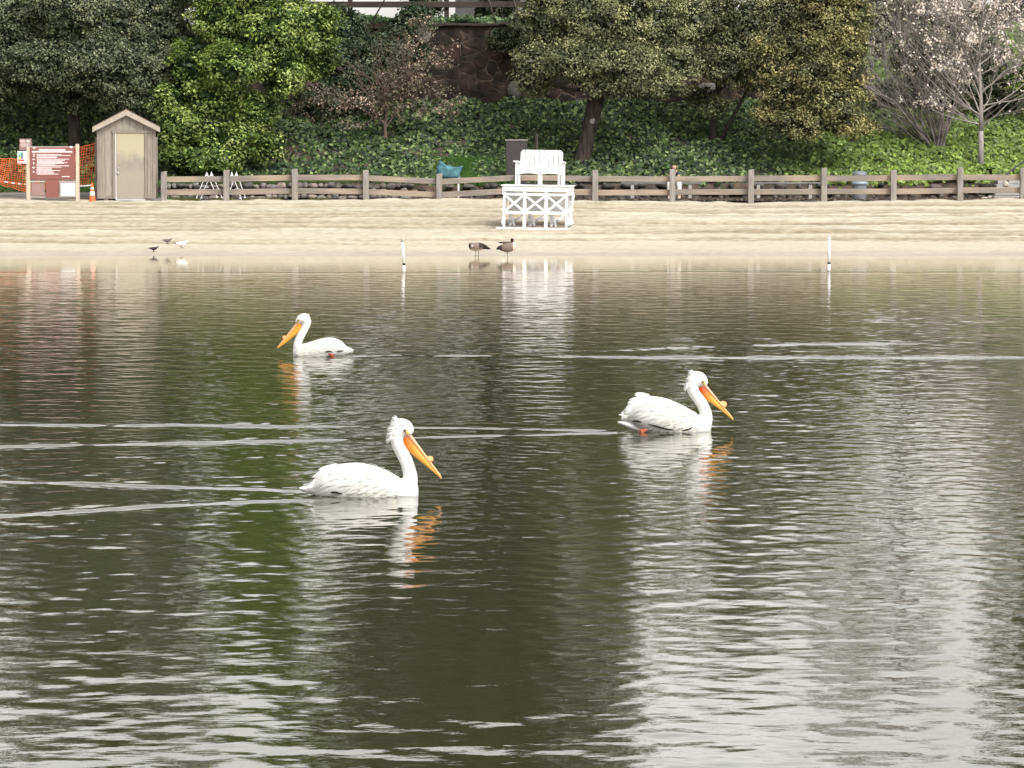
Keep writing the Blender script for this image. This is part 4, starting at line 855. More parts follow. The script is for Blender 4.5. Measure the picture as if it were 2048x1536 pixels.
# ------------------------------------------------------------ orange net fence, tape, cone
ND = 102.2; no = at(95, 390, ND); no = Vector((no.x, ND, g1(no.x, ND))); net = empty('safety_netting', no); tag(net, 'bright orange plastic safety netting strung behind the rules board', 'netting')
def top_y(x): return np.interp(x, [-200, 0, 30, 60, 120, 158, 190, 200], [318, 317, 318, 316, 303, 296, 286, 286])
def bot_y(x): return np.interp(x, [-200, 0, 60, 150, 200], [366, 366, 384, 368, 368])
def netpt(x, t): 
    w = .9*math.sin(x*.11+t*3)+.6*math.sin(x*.31+t*5.3); yy = top_y(x)+(bot_y(x)-top_y(x))*t+(.8*math.sin(x*.25+t*9)); p = at(x+w*1.2-8*t, yy, ND)-no
    return (p.x, .06*math.sin(x*.17+t*2.5), p.z)
mb = MB(); x = -200
while x <= 196:
    mb.tube([netpt(x, t) for t in np.linspace(0, 1, 10)], .0085, 4, cap=False); x += 5.2
for t in np.linspace(0, 1, 15):
    mb.tube([netpt(x, t) for x in np.arange(-200, 197, 7)], .0085 if 0 < t < 1 else .013, 4, cap=False)
mb.build('mesh_panel', M['net'], net)
for px in (-60, 66, 192):
    p = at(px, top_y(px)-2, ND)-no; mb = MB(); mb.tube([(p.x, .03, -.1), (p.x, .03, p.z)], .018, 8); mb.build('stake', M['greyplastic'], net)
TD = 99.62; to_ = at(0, 363, TD); pts = [(-120, 352, 101.5), (-40, 359, 101), (0, 362.5, 100.4), (30, 366.5, 100.0), (57, 369, TD), (105, 371.5, TD), (155, 371.5, TD-.0), (170, 371.3, 99.55), (184, 370.4, 99.5)]
tp = empty('barrier_tape', Vector((at(184, 403, 99.5).x, 99.5, at(184, 403, 99.5).z))); tag(tp, 'orange and white barrier tape tied between the rules board and the cone', 'tape')
P = catmull([at(*q)-Vector(tp.location) for q in pts], 8); 
for nm, mt, sel in (('orange_stripes', M['net'], 0), ('white_stripes', M['white'], 1)):
    mb = MB()
    for i in range(len(P)-1):
        if (i//2) % 2 == sel or (nm == 'white_stripes' and i > 38): mb.bar(Vector(P[i]), Vector(P[i+1]), .006, .04)
    mb.build(nm, mt, tp)
CP = ground_px(184.5, 407, 95); cone = empty('traffic_cone', CP); tag(cone, 'orange traffic cone with white bands at the left foot of the shed', 'traffic cone')
mb = MB(); mb.box((0, 0, .02), (.22, .22, .04)); mb.lathe([(.098, .04), (.078, .22), (.074, .22)], 20); mb.lathe([(.061, .345), (.055, .40), (.054, .40)], 20); mb.lathe([(.045, .46), (.022, .60), (.017, .605)], 20); mb.build('cone_body', M['orange'], cone, sm=False)
for r0, z0, r1, z1 in ((.0775, .219, .0625, .346), (.0545, .399, .046, .461)):
    mb = MB(); mb.lathe([(r0, z0), (r1, z1)], 20); mb.build('reflective_band', M['white'], cone, sm=True)

# ------------------------------------------------------------ sawhorses behind the fence
def sawhorse(px, scale, label):
    D = 102.0; b = at(px, 400, D); b.z = g1(b.x, D); t = empty('sawhorse', b); tag(t, label, 'sawhorse', 'folding sawhorses behind the fence')
    H_ = at(px, 345, D).z-b.z
    for dx, dy in ((-.06, -.2), (.045, .2)):
        for sg in (-1, 1):
            mb = MB(); mb.bar((dx+sg*.02, dy, H_-.05), (dx+sg*.36*scale, dy+.0, 0), .020, .020); mb.bar((dx+sg*.30*scale, dy, .13), (dx+sg*.30*scale, dy, .08), .05, .03); mb.build('leg', M['white'], t)
        mb = MB(); mb.add([(dx-.045, dy-.02, H_-.1), (dx+.045, dy-.02, H_-.1), (dx, dy-.02, H_+.03), (dx-.045, dy+.02, H_-.1), (dx+.045, dy+.02, H_-.1), (dx, dy+.02, H_+.03)], [(0, 1, 2), (5, 4, 3), (0, 3, 4, 1), (1, 4, 5, 2), (2, 5, 3, 0)]); mb.build('end_cap', M['white'], t)
    mb = MB(); mb.box((0, 0, H_-.12), (.03, .42, .05)); mb.build('cross_bar', M['white'], t)
sawhorse(419, 1.0, 'white folding sawhorse just left of the second fence post from the shed')
sawhorse(469, .85, 'white folding sawhorse just right of the second fence post from the shed')

# ------------------------------------------------------------ teal covered thing
def pillow(outline, th, rings=6):
    n = len(outline); cx = sum(p[0] for p in outline)/n; cz = sum(p[1] for p in outline)/n; V = [(cx, -th, cz), (cx, th, cz)]; Fc = []
    for k in range(1, rings+1):
        t = k/rings; b_ = th*math.sqrt(max(0, 1-t*t))
        for s_ in (-1, 1):
            if k == rings and s_ == 1: continue
            for (x, z) in outline: V.append((cx+(x-cx)*t, s_*b_+.012*math.sin(x*23+z*31), cz+(z-cz)*t))
    def idx(k, s_, i):
        i %= n
        if k == rings: return 2+(rings-1)*2*n+i
        return 2+(k-1)*2*n+(0 if s_ == -1 else n)+i
    for i in range(n):
        Fc.append((0, idx(1, -1, i), idx(1, -1, i+1))); Fc.append((1, idx(1, 1, i+1), idx(1, 1, i)))
        for k in range(1, rings):
            for s_ in (-1, 1):
                q = (idx(k, s_, i), idx(k+1, s_, i), idx(k+1, s_, i+1), idx(k, s_, i+1)); Fc.append(q if s_ == -1 else q[::-1])
    return V, Fc
D = 102.6; b = at(900, 398, D); b.z = g1(b.x, D); tl = empty('covered_sign', b); tag(tl, 'sign wrapped in a teal cloth bag with two peaked corners, standing on a white leg', 'sign')
ol = [(874, 350), (872, 335), (876, 331), (879, 321), (886, 325), (893, 331), (899, 330), (908, 334), (918, 333.5), (926, 331.5), (924, 338), (920, 348), (918, 357), (905, 358), (888, 356.5), (876, 355)]
ol = [tuple(q[:2]) for q in catmull(ol+[ol[0]], 2)][:-1]
out_ = [(at(x, y, D).x-b.x, at(x, y, D).z-b.z) for x, y in ol]; V, Fc = pillow(out_, .13); mb = MB(); mb.add(V, Fc); mb.build('cloth_cover', M['teal'], tl, sm=True)
for px in (917, 880):
    p = at(px, 352, D)-b; mb = MB(); mb.box((p.x, 0, p.z/2), (.045, .04, p.z)); mb.build('leg', M['white'], tl)

# dark cabinet and stake
D = 104.9; b = at(1033, 350, D); g_ = g1(b.x, D); cb = empty('utility_cabinet', (b.x, D, g_)); tag(cb, 'dark brown metal cabinet standing behind the lifeguard chair', 'cabinet')
H_ = at(1033, 281, D).z-g_; mb = MB(); mb.box((0, 0, H_/2), (.66, .45, H_)); mb.build('cabinet_body', M['cabinet'], cb, bevel=.01)
mb = MB(); mb.box((0, 0, H_+.015), (.69, .49, .03)); mb.build('cabinet_lid', M['concrete'], cb)
mb = MB(); mb.box((0, -.228, H_/2), (.58, .012, H_-.16)); dd = mb.build('door', M['cabinet'], cb, bevel=.004)
mb = MB(); mb.box((.22, -.245, H_*.5), (.03, .03, .1)); mb.build('handle', M['steel'], dd)
D = 105.5; b = at(1073, 300, D); g_ = g1(b.x, D); stt = MB(); stt.tube([(0, 0, -.1), (0, 0, at(1073, 268, D).z-g_)], .05, 8); tag(stt.build('wooden_stake', M['bark_dark'], None, loc=(b.x, D, g_)), 'dark wooden stake in the ivy between cabinet and leaning oak', 'stake')

# ------------------------------------------------------------ benches behind the fence
def bench(x0, x1, label, seat_px=366):
    D = 103.0; a = at(x0, seat_px, D); b = at(x1, seat_px, D); c = (a+b)/2; g_ = g1(c.x, D); t = empty('park_bench', (c.x, D, g_)); tag(t, label, 'bench', 'low benches behind the fence')
    w = b.x-a.x; h = a.z-g_
    for k in range(3):
        mb = MB(); mb.box((0, -.15+.15*k, h), (w, .13, .045)); mb.build('seat_plank', M['benchwood'], t, bevel=.005)
    for sg in (-1, 1):
        mb = MB(); mb.box((sg*w*.36, 0, h/2-.03), (.10, .36, h)); mb.build('leg', M['concrete'], t, bevel=.005)
bench(1242, 1402, 'low grey backless bench on which the person sits'); bench(1496, 1640, 'empty low grey bench right of the seated person')

# ------------------------------------------------------------ person on the bench, mostly behind a fence post
D = 103.0; px_ = 1347; b = at(px_, 366, D); gz = g1(b.x, D); sz = b.z-gz
def skin_fig(name, verts, edges, mat, parent, lv=2):
    me = bpy.data.meshes.new(name); me.from_pydata([v[:3] for v in verts], edges, []); o = bpy.data.objects.new('t', me); C.objects.link(o)
    md = o.modifiers.new('s', 'SKIN'); 
    for i, v in enumerate(verts):
        sv = me.skin_vertices[0].data[i]; sv.radius = (v[3], v[4] if len(v) > 4 else v[3]); sv.use_root = (i == 0)
    sb = o.modifiers.new('b', 'SUBSURF'); sb.levels = lv; dg = bpy.context.evaluated_depsgraph_get(); dg.update()
    m2 = bpy.data.meshes.new_from_object(o.evaluated_get(dg)); bpy.data.objects.remove(o); m2.name = name; smooth(m2); return link(name, m2, mat, parent)
per = empty('person', (b.x, D, gz)); tag(per, 'person in white leaning forward on the bench, mostly hidden by a fence post', 'person')
h = sz-.03
V = [(0, .02, h+.10, .15, .12), (0, -.08, h+.28, .14, .11), (0, -.22, h+.38, .11, .09), (0, -.31, h+.43, .05), (0, -.36, h+.45, .05), (0, -.40, h+.51, .08, .08), (0, -.39, h+.56, .07),
     (-.12, -.23, h+.37, .05), (-.14, -.32, h+.22, .04), (-.10, -.46, h+.10, .033), (.12, -.23, h+.37, .05), (.14, -.32, h+.22, .04), (.10, -.46, h+.10, .033),
     (-.10, .0, h+.07, .09), (-.13, -.42, h+.06, .07), (-.14, -.40, .10, .05), (-.14, -.52, .04, .035), (.10, .0, h+.07, .09), (.13, -.42, h+.06, .07), (.15, -.40, .10, .05), (.16, -.52, .04, .035)]
E = [(0, 1), (1, 2), (2, 3), (3, 4), (4, 5), (5, 6), (2, 7), (7, 8), (8, 9), (2, 10), (10, 11), (11, 12), (0, 13), (13, 14), (14, 15), (15, 16), (0, 17), (17, 18), (18, 19), (19, 20)]
body = skin_fig('body', V, E, M['skin'], per)
skin_fig('shirt', [(0, .02, h+.08, .165, .135), (0, -.08, h+.28, .155, .125), (0, -.22, h+.39, .12, .10), (-.12, -.23, h+.37, .055), (-.13, -.31, h+.24, .05), (.12, -.23, h+.37, .055), (.13, -.31, h+.24, .05)], [(0, 1), (1, 2), (2, 3), (3, 4), (2, 5), (5, 6)], M['cloth_dark'], per)
skin_fig('trousers', [(0, .03, h+.07, .15, .11), (-.11, -.05, h+.08, .105), (-.14, -.42, h+.07, .09), (-.15, -.40, .26, .07), (-.15, -.40, .14, .065), (.11, -.05, h+.08, .105), (.14, -.42, h+.07, .09), (.16, -.40, .26, .07), (.16, -.40, .14, .065)], [(0, 1), (1, 2), (2, 3), (3, 4), (0, 5), (5, 6), (6, 7), (7, 8)], M['cloth_white'], per)
for sg in (-1, 1): skin_fig('shoe', [(sg*.15, -.38, .06, .055), (sg*.16, -.50, .045, .05), (sg*.165, -.60, .035, .035)], [(0, 1), (1, 2)], M['white'], per)
skin_fig('hair', [(0, -.36, h+.55, .10, .09), (0, -.34, h+.49, .11, .08), (0, -.31, h+.42, .10, .05)], [(0, 1), (1, 2)], M['hair'], per)
for sg in (-1, 1):   # hands folded together: palm, four curled fingers, thumb
    V = [(sg*.10, -.46, h+.10, .03, .02), (sg*.06, -.52, h+.11, .035, .016)]; E = [(0, 1)]
    for f in range(4):
        z0 = .035-.022*f; k = len(V); V += [(sg*.03, -.55, h+.11+z0, .010), (sg*-.005, -.56, h+.11+z0, .009), (sg*-.02, -.535, h+.108+z0, .008)]; E += [(1, k), (k, k+1), (k+1, k+2)]
    k = len(V); V += [(sg*.055, -.50, h+.15, .011), (sg*.025, -.52, h+.165, .009)]; E += [(1, k), (k, k+1)]
    skin_fig('hand', V, E, M['skin'], per, 1)

# ------------------------------------------------------------ rubbish bin, steps, handrail
D = 101.9; b = at(1719, 402, D); g_ = g1(b.x, D); tc_ = empty('rubbish_bin', (b.x, D, g_)); tag(tc_, 'grey-blue round rubbish bin with raised domed lid behind the fence', 'bin')
zt = at(0, 366, D).z-g_; zl = at(0, 345, D).z-g_
mb = MB(); mb.lathe([(.19, 0), (.20, .03), (.215, zt-.04), (.215, zt-.03)], 24); mb.build('bin_body', M['greyplastic'], tc_, sm=True)
mb = MB(); mb.lathe([(.24, zt-.05), (.25, zt-.03), (.25, zt+.03), (.20, zt+.05)], 24); mb.build('rim', M['blueplastic'], tc_, sm=True)
mb = MB(); mb.lathe([(.22, zl-.09), (.23, zl-.06), (.20, zl), (.12, zl+.04), (.02, zl+.05)], 24); lid = mb.build('lid', M['greyplastic'], tc_, sm=True)
for a in (0.5, 2.6, 4.2, 5.6):
    mb = MB(); mb.tube([(.2*math.cos(a), .2*math.sin(a), zt), (.2*math.cos(a), .2*math.sin(a), zl-.07)], .012, 6); mb.build('strut', M['greyplastic'], lid)
D = 103.0; b = at(2022, 396, D); g_ = g1(b.x, D); sp2 = empty('stone_steps', (b.x+.4, D, g_)); tag(sp2, 'grey concrete steps climbing the bank at the right edge behind the fence', 'steps')
for k in range(4):
    mb = MB(); mb.box((0+.1*k, .45*k, .07+.17*k), (1.9, .5, .16)); mb.build('step', M['concrete'], sp2, bevel=.01)
mb = MB(); 
hr = empty('handrail', Vector((at(2030, 360, 104).x, 104.0, g1(at(2030, 360, 104).x, 104.0)))); tag(hr, 'dark metal handrail rising beside the concrete steps at the right edge', 'handrail')
o_ = Vector(hr.location); mb.tube([at(2012, 349, 104)-o_, at(2030, 335, 104.3)-o_, at(2070, 308, 105.5)-o_], .03, 8); mb.build('top_rail', M['cabinet'], hr)
for px, py, D in ((2016, 346, 104.1), (2060, 314, 105.2)):
    p = at(px, py, D)-o_; q = Vector((p.x, p.y, g1(at(px, py, D).x, D)-o_.z)); mb = MB(); mb.tube([q, p], .025, 8); mb.build('upright', M['cabinet'], hr)
# pale rocks near the steps
rr = random.Random(8)
for i, (px, py, w, lab) in enumerate(((1968, 402, .24, 'pale rounded rock lowest by the fence, left of the steps'), (1984, 397, .30, 'tan rock between the pale rounded rock and the steps'), (2012, 368, .26, 'whitish rock beside the foot of the handrail'))):
    D = 103.3; p = at(px, py, D); V, Fc = rock_mesh(w/2, 30+i, 1.1, .8, .8); me = np_mesh('rock', np.array([tuple(v) for v in V]), tris=np.array(Fc), cols=np.tile(np.array([[.42, .36, .30]]), (len(V), 1)))
    tag(link('rock', me, M['rock'], None, (p.x, D, max(p.z, g1(p.x, D)+w*.25))), lab, 'rock', 'pale rocks by the steps')

# ------------------------------------------------------------ marker poles in the shallows
def pole(px, yw, yt, tilt, label):
    D = CAMZ*F/(yw-300.0); b = at(px, yw, D); t = empty('marker_pole', (b.x, D, 0)); tag(t, label, 'pole', 'white marker poles in the shallows')
    H_ = at(px, yt, D).z; mb = MB(); mb.tube([(0, 0, -.6), (0, 0, .07)], .030, 14); mb.tube([(0, 0, .10), (tilt, 0, H_-.03)], .030, 14); mb.build('pipe', M['white'], t, sm=True)
    mb = MB(); mb.tube([(0, 0, .065), (0, 0, .105)], .0315, 14); mb.build('band', M['dark'], t, sm=True)
    mb = MB(); mb.tube([(tilt*1.05, 0, H_-.035), (tilt*1.1, 0, H_+.02)], .034, 14); mb.build('cap', M['fascia'] if tilt else M['white'], t, sm=True)
pole(808, 536, 480, -.03, 'white pipe marker in the shallows left of the lifeguard chair')
pole(1658, 534, 477, .0, 'white pipe marker in the shallows far right of the lifeguard chair')

# ------------------------------------------------------------ lifeguard chair
LP = ground_px(1070, 459, 84); lg = empty('lifeguard_chair', LP, R(6.5)); tag(lg, 'white wooden lifeguard chair: slatted bench on a cross-braced platform', 'lifeguard chair')
lg.rotation_euler = (0, R(0.9), R(-6.5))
W = 1.68; DP = 1.35; PH = 1.13
xsP = [-W/2+.03, -W/6, W/6, W/2-.03]
def B(name, fn, parent=lg, bev=.004):
    mb = MB(); fn(mb); return mb.build(name, M['white'], parent, bevel=bev)
for yy in (0.0, DP):
    for i, x in enumerate(xsP): B('leg', lambda m, x=x, yy=yy, i=i: m.box((x, yy, PH/2-.02), (.055 if i in (0, 3) else .085, .06, PH-.04)))
    B('beam', lambda m, yy=yy: m.box((0, yy-.042, .90), (W+.0, .022, .065))); B('beam', lambda m, yy=yy: m.box((0, yy-.042, .43), (W, .022, .075)))
    for a, b_ in zip(xsP[:-1], xsP[1:]):
        B('cross_brace', lambda m, a=a, b_=b_, yy=yy: (m.bar((a+.03, yy-.062, .47), (b_-.03, yy-.062, .87), .055, .018, Vector((0, 1, 0))) ), bev=0)
        B('cross_brace', lambda m, a=a, b_=b_, yy=yy: (m.bar((a+.03, yy-.02, .87), (b_-.03, yy-.02, .47), .055, .018, Vector((0, 1, 0))) ), bev=0)
for x in (-W/2-.012, W/2+.012):
    for z in (.93, .50, .16): B('side_rail', lambda m, x=x, z=z: m.box((x, DP/2, z), (.022, DP+.16, .085)))
    B('side_brace', lambda m, x=x: m.bar((x*1.02, .05, .18), (x*1.02, DP-.05, .88), .05, .02), bev=0)
B('skid', lambda m: m.box((-.03, -.05, .022), (W+.28, .07, .045))); B('skid', lambda m: m.box((.05, DP+.05, .022), (W+.3, .07, .045)))
for x in (-W/2, W/2): B('skid', lambda m, x=x: m.box((x, DP/2, .02), (.07, DP+.3, .04)))
B('apron', lambda m: m.box((0, -.045, PH-.085), (W+.02, .028, .13))); B('apron', lambda m: m.box((0, DP+.045, PH-.085), (W+.02, .028, .13)))
for x in (-W/2-.012, W/2+.012): B('apron', lambda m, x=x: m.box((x, DP/2, PH-.085), (.026, DP+.1, .12)))
for k in range(11): B('deck_board', lambda m, k=k: m.box((rr.uniform(-.012, .012), -.03+k*(DP+.06)/10, PH+.0), (W+.10, .125, .03)), bev=.003)
B('step_shelf', lambda m: m.box((0, DP*.6, .25), (W-.1, .35, .03)))
for a, b_ in zip(xsP[:-1], xsP[1:]):
    B('inner_brace', lambda m, a=a, b_=b_: m.bar((a+.05, DP*.5, .06), (b_-.08, DP*.62, .42), .045, .02, Vector((0, 1, 0))), bev=0)
    B('inner_brace', lambda m, a=a, b_=b_: m.bar((a+.12, DP*.45, .42), (a+.20, DP*.5, .05), .05, .02, Vector((0, 1, 0))), bev=0)
B('inner_panel', lambda m: m.box((0, DP-.06, .66), (W-.14, .02, .40)))
# bench on top
bz = PH+.016; BX = .03
for x, w in ((-.61, .05), (-.535, .045), (-.02, .045), (.045, .045), (.50, .045), (.585, .05)):
    hgt = .60 if abs(x) > .56 else .32
    B('bench_leg', lambda m, x=x, w=w, hgt=hgt: m.box((x+BX, .62 if abs(x) > .56 else .66, bz+hgt/2), (w, .07, hgt)))
for x in (-.60, .59):
    B('bench_leg', lambda m, x=x: m.box((x+BX, 1.12, bz+.3), (.05, .07, .60)))
    B('arm', lambda m, x=x: (m.add([(x+BX-.085, .50, bz+.62), (x+BX+.06, .46, bz+.62), (x+BX+.05, 1.2, bz+.60), (x+BX-.03, 1.2, bz+.60), (x+BX-.085, .50, bz+.585), (x+BX+.06, .46, bz+.585), (x+BX+.05, 1.2, bz+.565), (x+BX-.03, 1.2, bz+.565)], [(0, 1, 2, 3), (7, 6, 5, 4), (0, 4, 5, 1), (1, 5, 6, 2), (2, 6, 7, 3), (3, 7, 4, 0)])))
for x0, x1 in ((-.58, .0), (.03, .56)):   # scalloped seat apron, two spans
    n = 10; V = []
    for yy in (.585, .607):
        for k in range(n+1): x = x0+(x1-x0)*k/n; V.append((x+BX, yy, bz+.29+.028*math.sin(math.pi*k/n)**.8 if False else bz+.27+.03*math.sin(math.pi*k/n))) 
        for k in range(n+1): x = x0+(x1-x0)*k/n; V.append((x+BX, yy, bz+.365))
    m2 = n+1; Fc = []
    for k in range(n): Fc += [(k, k+1, m2+k+1, m2+k), (2*m2+k+1, 2*m2+k, 3*m2+k, 3*m2+k+1), (k+1, k, 2*m2+k, 2*m2+k+1), (m2+k, m2+k+1, 3*m2+k+1, 3*m2+k)]
    Fc += [(0, m2, 3*m2, 2*m2), (n, 2*m2+n, 3*m2+n, m2+n)]
    B('seat_apron', lambda m: m.add(V, Fc), bev=0)
for k in range(5): B('seat_slat', lambda m, k=k: m.box((BX-.01, .62+.105*k, bz+.385-.012*k), (1.16, .09, .025)), bev=.003)
for k in range(9):
    x = -.505+k*.1265*.99; hh = .545
    def slat(m, x=x, k=k, hh=hh):
        e_ = .0535; pts = [(-e_, 0), (e_, 0), (e_, hh-(.07 if k == 8 else 0)), (-.005 if k == 8 else e_, hh), (.005 if k == 0 else -e_, hh), (-e_, hh-(.07 if k == 0 else 0))]
        V = []
        for t in (0, .022):
            for (a, z) in pts: V.append((x+a+BX, 1.05+t+z*.22, bz+.36+z))
        m.add(V, [tuple(range(6)), tuple(range(11, 5, -1))]+[(i, (i+1) % 6, 6+(i+1) % 6, 6+i) for i in range(6)])
    B('back_slat', slat, bev=.003)
B('back_rail', lambda m: m.box((BX, 1.12, bz+.45), (1.12, .025, .07))); B('back_rail', lambda m: m.box((BX, 1.18, bz+.78), (1.10, .025, .06)))

# ------------------------------------------------------------ birds
WH = (0.80, 0.80, 0.79)
def interp_st(st, x):
    xs_ = [s[0] for s in st]; return [float(np.interp(x, xs_, [s[k] for s in st])) for k in (1, 2, 3)]
def pelican(name, label, loc, rz, conv, tail, body, neck, head, bill_top, bill_tip, pouch, horn, eye, crest, foot, wingcfg, seed, pouch_base_col, tips, under, footy=.02):
    """all outlines are given in enlarged-photo pixels and turned into metres by conv"""
    rr = random.Random(seed); t = empty(name, loc, rz); tag(t, label, 'pelican', 'white pelicans swimming')
    c = conv; S = c.s
    mb = MB()
    st = []   # body stations: X, ytop, ybot, halfwidth(m)
    for (X, yt, yb, hw2) in body:
        x, zt2 = c(X, yt); _, zb2 = c(X, yb); st.append((x, (zt2+zb2)/2, (zt2-zb2)/2, hw2))
    st.sort(); mb.loft([(x, z, h_, w) for x, z, h_, w in catmull(st, 4)], 26)
    nk = [(*c(X, Y), r/S, r/S*.92) for X, Y, r in neck]; mb.loft([tuple(q) for q in catmull(nk, 5)], 18)
    hd = [(*c(X, Y), r/S, ry/S) for X, Y, r, ry in head]; mb.loft([tuple(q) for q in catmull(hd, 5)], 18)
    tl_ = [(*c(X, Y), r/S, ry/S) for X, Y, r, ry in tail]; mb.loft([tuple(q) for q in catmull(tl_, 4)], 16)
    me = remesh(mb.mesh('body'), .0065, 6); me.name = 'body'
    body_o = link('body', me, M['feather'], t)
    # folded wings: overlapping feathers laid back and down over each flank
    stn = [tuple(s_) for s_ in st]
    def surf(x, a, off):
        z, h_, w = interp_st(stn, x); return Vector((x, (w+off)*math.cos(a), z+(h_+off)*math.sin(a)))
    for sd in (1, -1):
        mb = MB(); layer = 0; vc = []
        for (u0, a_list, Ln, wd, phi, lift) in wingcfg:
            for a0 in a_list:
                x0 = u0+rr.uniform(-.008, .008); aa = R(a0+rr.uniform(-2, 2)); z_, h_, w_ = interp_st(stn, x0); n = 7; cl = []
                L_ = Ln*rr.uniform(.9, 1.1); ph = R(phi+rr.uniform(-4, 4))
                for k in range(n):
                    q = k/(n-1); xx = x0-L_*q*math.cos(ph); a_ = aa-(L_*q*math.sin(ph))/max(h_, .06)*.9
                    cl.append(surf(xx, a_, .005+layer*.00022+(lift+.005)*q*q))
                V = []
                for k in range(n):
                    q = k/(n-1); tg = (cl[min(k+1, n-1)]-cl[max(k-1, 0)]).normalized(); ctr = Vector((cl[k].x, 0, interp_st(stn, cl[k].x)[0])); nn = (cl[k]-ctr).normalized(); sdv = tg.cross(nn).normalized()
                    wv = wd/2*(math.sin(math.pi*min(1, .22+q*.78))**.55 if q < .98 else .12)
                    for s_ in (-1, 0, 1): V.append(cl[k]+sdv*(wv*s_)+nn*(.0045 if s_ == 0 else 0))
                V = [Vector((v.x, v.y*sd, v.z)) for v in V]; Fc = []
                for k in range(n-1):
                    for j in (0, 1): a1 = k*3+j; Fc.append((a1, a1+1, a1+4, a1+3))
                mb.add(V, Fc); layer += 1
                g = rr.uniform(.52, .68); cr_ = max(0, min(1, (u0+.12)/.3))
                for k in range(n):
                    for s_ in (-1, 0, 1): vc.append(tuple(g*(.95 if s_ and k > 2 else 1.0)*(1-.0*k)*w3 for w3 in (1.0, 1.0-.01*cr_, 1.0-.08*cr_)))  # edges toned darker, painting the shading between overlapping feathers
        me = mb.mesh('wing', True); a_ = me.color_attributes.new('tone', 'FLOAT_COLOR', 'POINT')
        for k, c3 in enumerate(vc): a_.data[k].color = (*c3, 1)
        link('wing', me, M['bird'], t)
    for sd in (1, -1):
        mb = MB()
        for ln in under:
            P_ = []
            for X, Y in ln: x, z = c(X, Y); z_, h_, w_ = interp_st(stn, x); kz = max(0.0, 1-((z-z_)/max(h_, .01))**2)**.5; P_.append((x, sd*(w_*kz+.030), z))
            P_ = [tuple(q) for q in catmull(P_, 3)]; m_ = len(P_); mb.tube(P_, [.002+.006*math.sin(math.pi*(q+.5)/m_) for q in range(m_)], 6)
        mb.build('primaries_and_gap', M['dark'], t, sm=True)  # dark strips: black primaries plus painted shade of the gap under the wing
    xr = stn[0][0]
    for sd in (1, -1):
        mb = MB()
        for k in range(tips[0]):
            q = k/(tips[0]-1); x0 = xr+.05+.13*q; z_, h_, w_ = interp_st(stn, x0); a0 = R(35+50*q); p = Vector((x0, sd*w_*math.cos(a0)*.9, z_+h_*math.sin(a0)-.004))
            an = R(tips[1]+(tips[2]-tips[1])*q+rr.gauss(0, 5)); d = Vector((-math.cos(an), sd*rr.uniform(-.05, .12), math.sin(an))); Lf = tips[3]*rr.uniform(.75, 1.15); sdv = d.cross(Vector((0, 1, 0))).normalized()
            V = []
            for m_ in range(6):
                w3 = m_/5; cpt = p+d*(Lf*w3)+Vector((0, 0, -.035*w3*w3*Lf/.1*.3)); wv = .017*math.sin(math.pi*min(.97, .25+.75*w3))**.6
                V += [cpt-sdv*wv, cpt+Vector((0, sd*.006, 0)), cpt+sdv*wv]
            mb.add(V, [(m_*3+j_, m_*3+j_+1, m_*3+j_+4, m_*3+j_+3) for m_ in range(5) for j_ in (0, 1)])
        mb.build('wing_tip', M['feather'], t, sm=True)
    # upper mandible, horn, pouch
    b0 = Vector((c(*bill_top)[0], 0, c(*bill_top)[1])); b1 = Vector((c(*bill_tip)[0], 0, c(*bill_tip)[1])); dr_ = (b1-b0); n_ = Vector((-dr_.z, 0, dr_.x)).normalized()
    if n_.z < 0: n_ = -n_
    mb = MB(); mb.loft([(b0.x+dr_.x*q, b0.z+dr_.z*q, r1, r2) for q, r1, r2 in ((-.08, .012, .016), (.05, .013, .020), (.3, .011, .016), (.6, .0085, .014), (.9, .008, .013), (.97, .008, .010))]+[(b1.x+dr_.x*.0, b1.z+dr_.z*.0-.004, .007, .006), (b1.x-.001, b1.z-.014, .003, .003)], 12)
    me = mb.mesh('bill', True)
    def cb_(x, y, z):
        q = ((Vector((x, y, z))-b0).dot(dr_))/dr_.length_squared; q = max(0, min(1, q)); A = np.array((.80, .36, .26)); Bc = np.array((.82, .44, .16)); return A*(1-q)+Bc*q
    color_verts(me, cb_); bill = link('bill', me, M['bill'], t)
    mb = MB(); ps = [(*c(X, Y),) for X, Y in pouch]   # lower edge of the pouch from throat to tip
    n = 9; lo = []
    PP = catmull([(p[0], p[1], 0) for p in ps], 6); m_ = len(PP)
    prof = []
    for k, p in enumerate(PP):
        p = Vector((p[0], 0, p[1])); q = max(0.0, min(.99, (p-b0).dot(dr_)/dr_.length_squared)) if k else 0.0
        up = b0+dr_*q - n_*.006; cen = (p+up)/2; hh = max((p-up).length/2, .003); prof.append((cen.x, cen.z, hh, .024*(1-.75*k/m_)))
    # sections stay square to the bill
    base = len(mb.v); nn2 = 14
    for (x, z, hh, ry) in prof:
        for j in range(nn2): an = 2*math.pi*j/nn2; mb.v.append(tuple(Vector((x, 0, z))+n_*(hh*math.cos(an))+Vector((0, ry*math.sin(an), 0))))
    for i in range(len(prof)-1):
        for j in range(nn2): a1 = base+i*nn2+j; b2 = base+i*nn2+(j+1) % nn2; mb.f.append((a1, b2, b2+nn2, a1+nn2))
    mb.f.append(tuple(base+j for j in range(nn2))[::-1]); mb.f.append(tuple(base+(len(prof)-1)*nn2+j for j in range(nn2)))
    me = mb.mesh('pouch', True); pc = np.array(pouch_base_col)
    def cp(x, y, z):
        q = ((Vector((x, y, z))-b0).dot(dr_))/dr_.length_squared; w = max(0, min(1, (q-.02)/.34)); return pc*(1-w)+np.array((.66, .33, .05))*w
    color_verts(me, cp); link('pouch', me, M['bill'], bill)
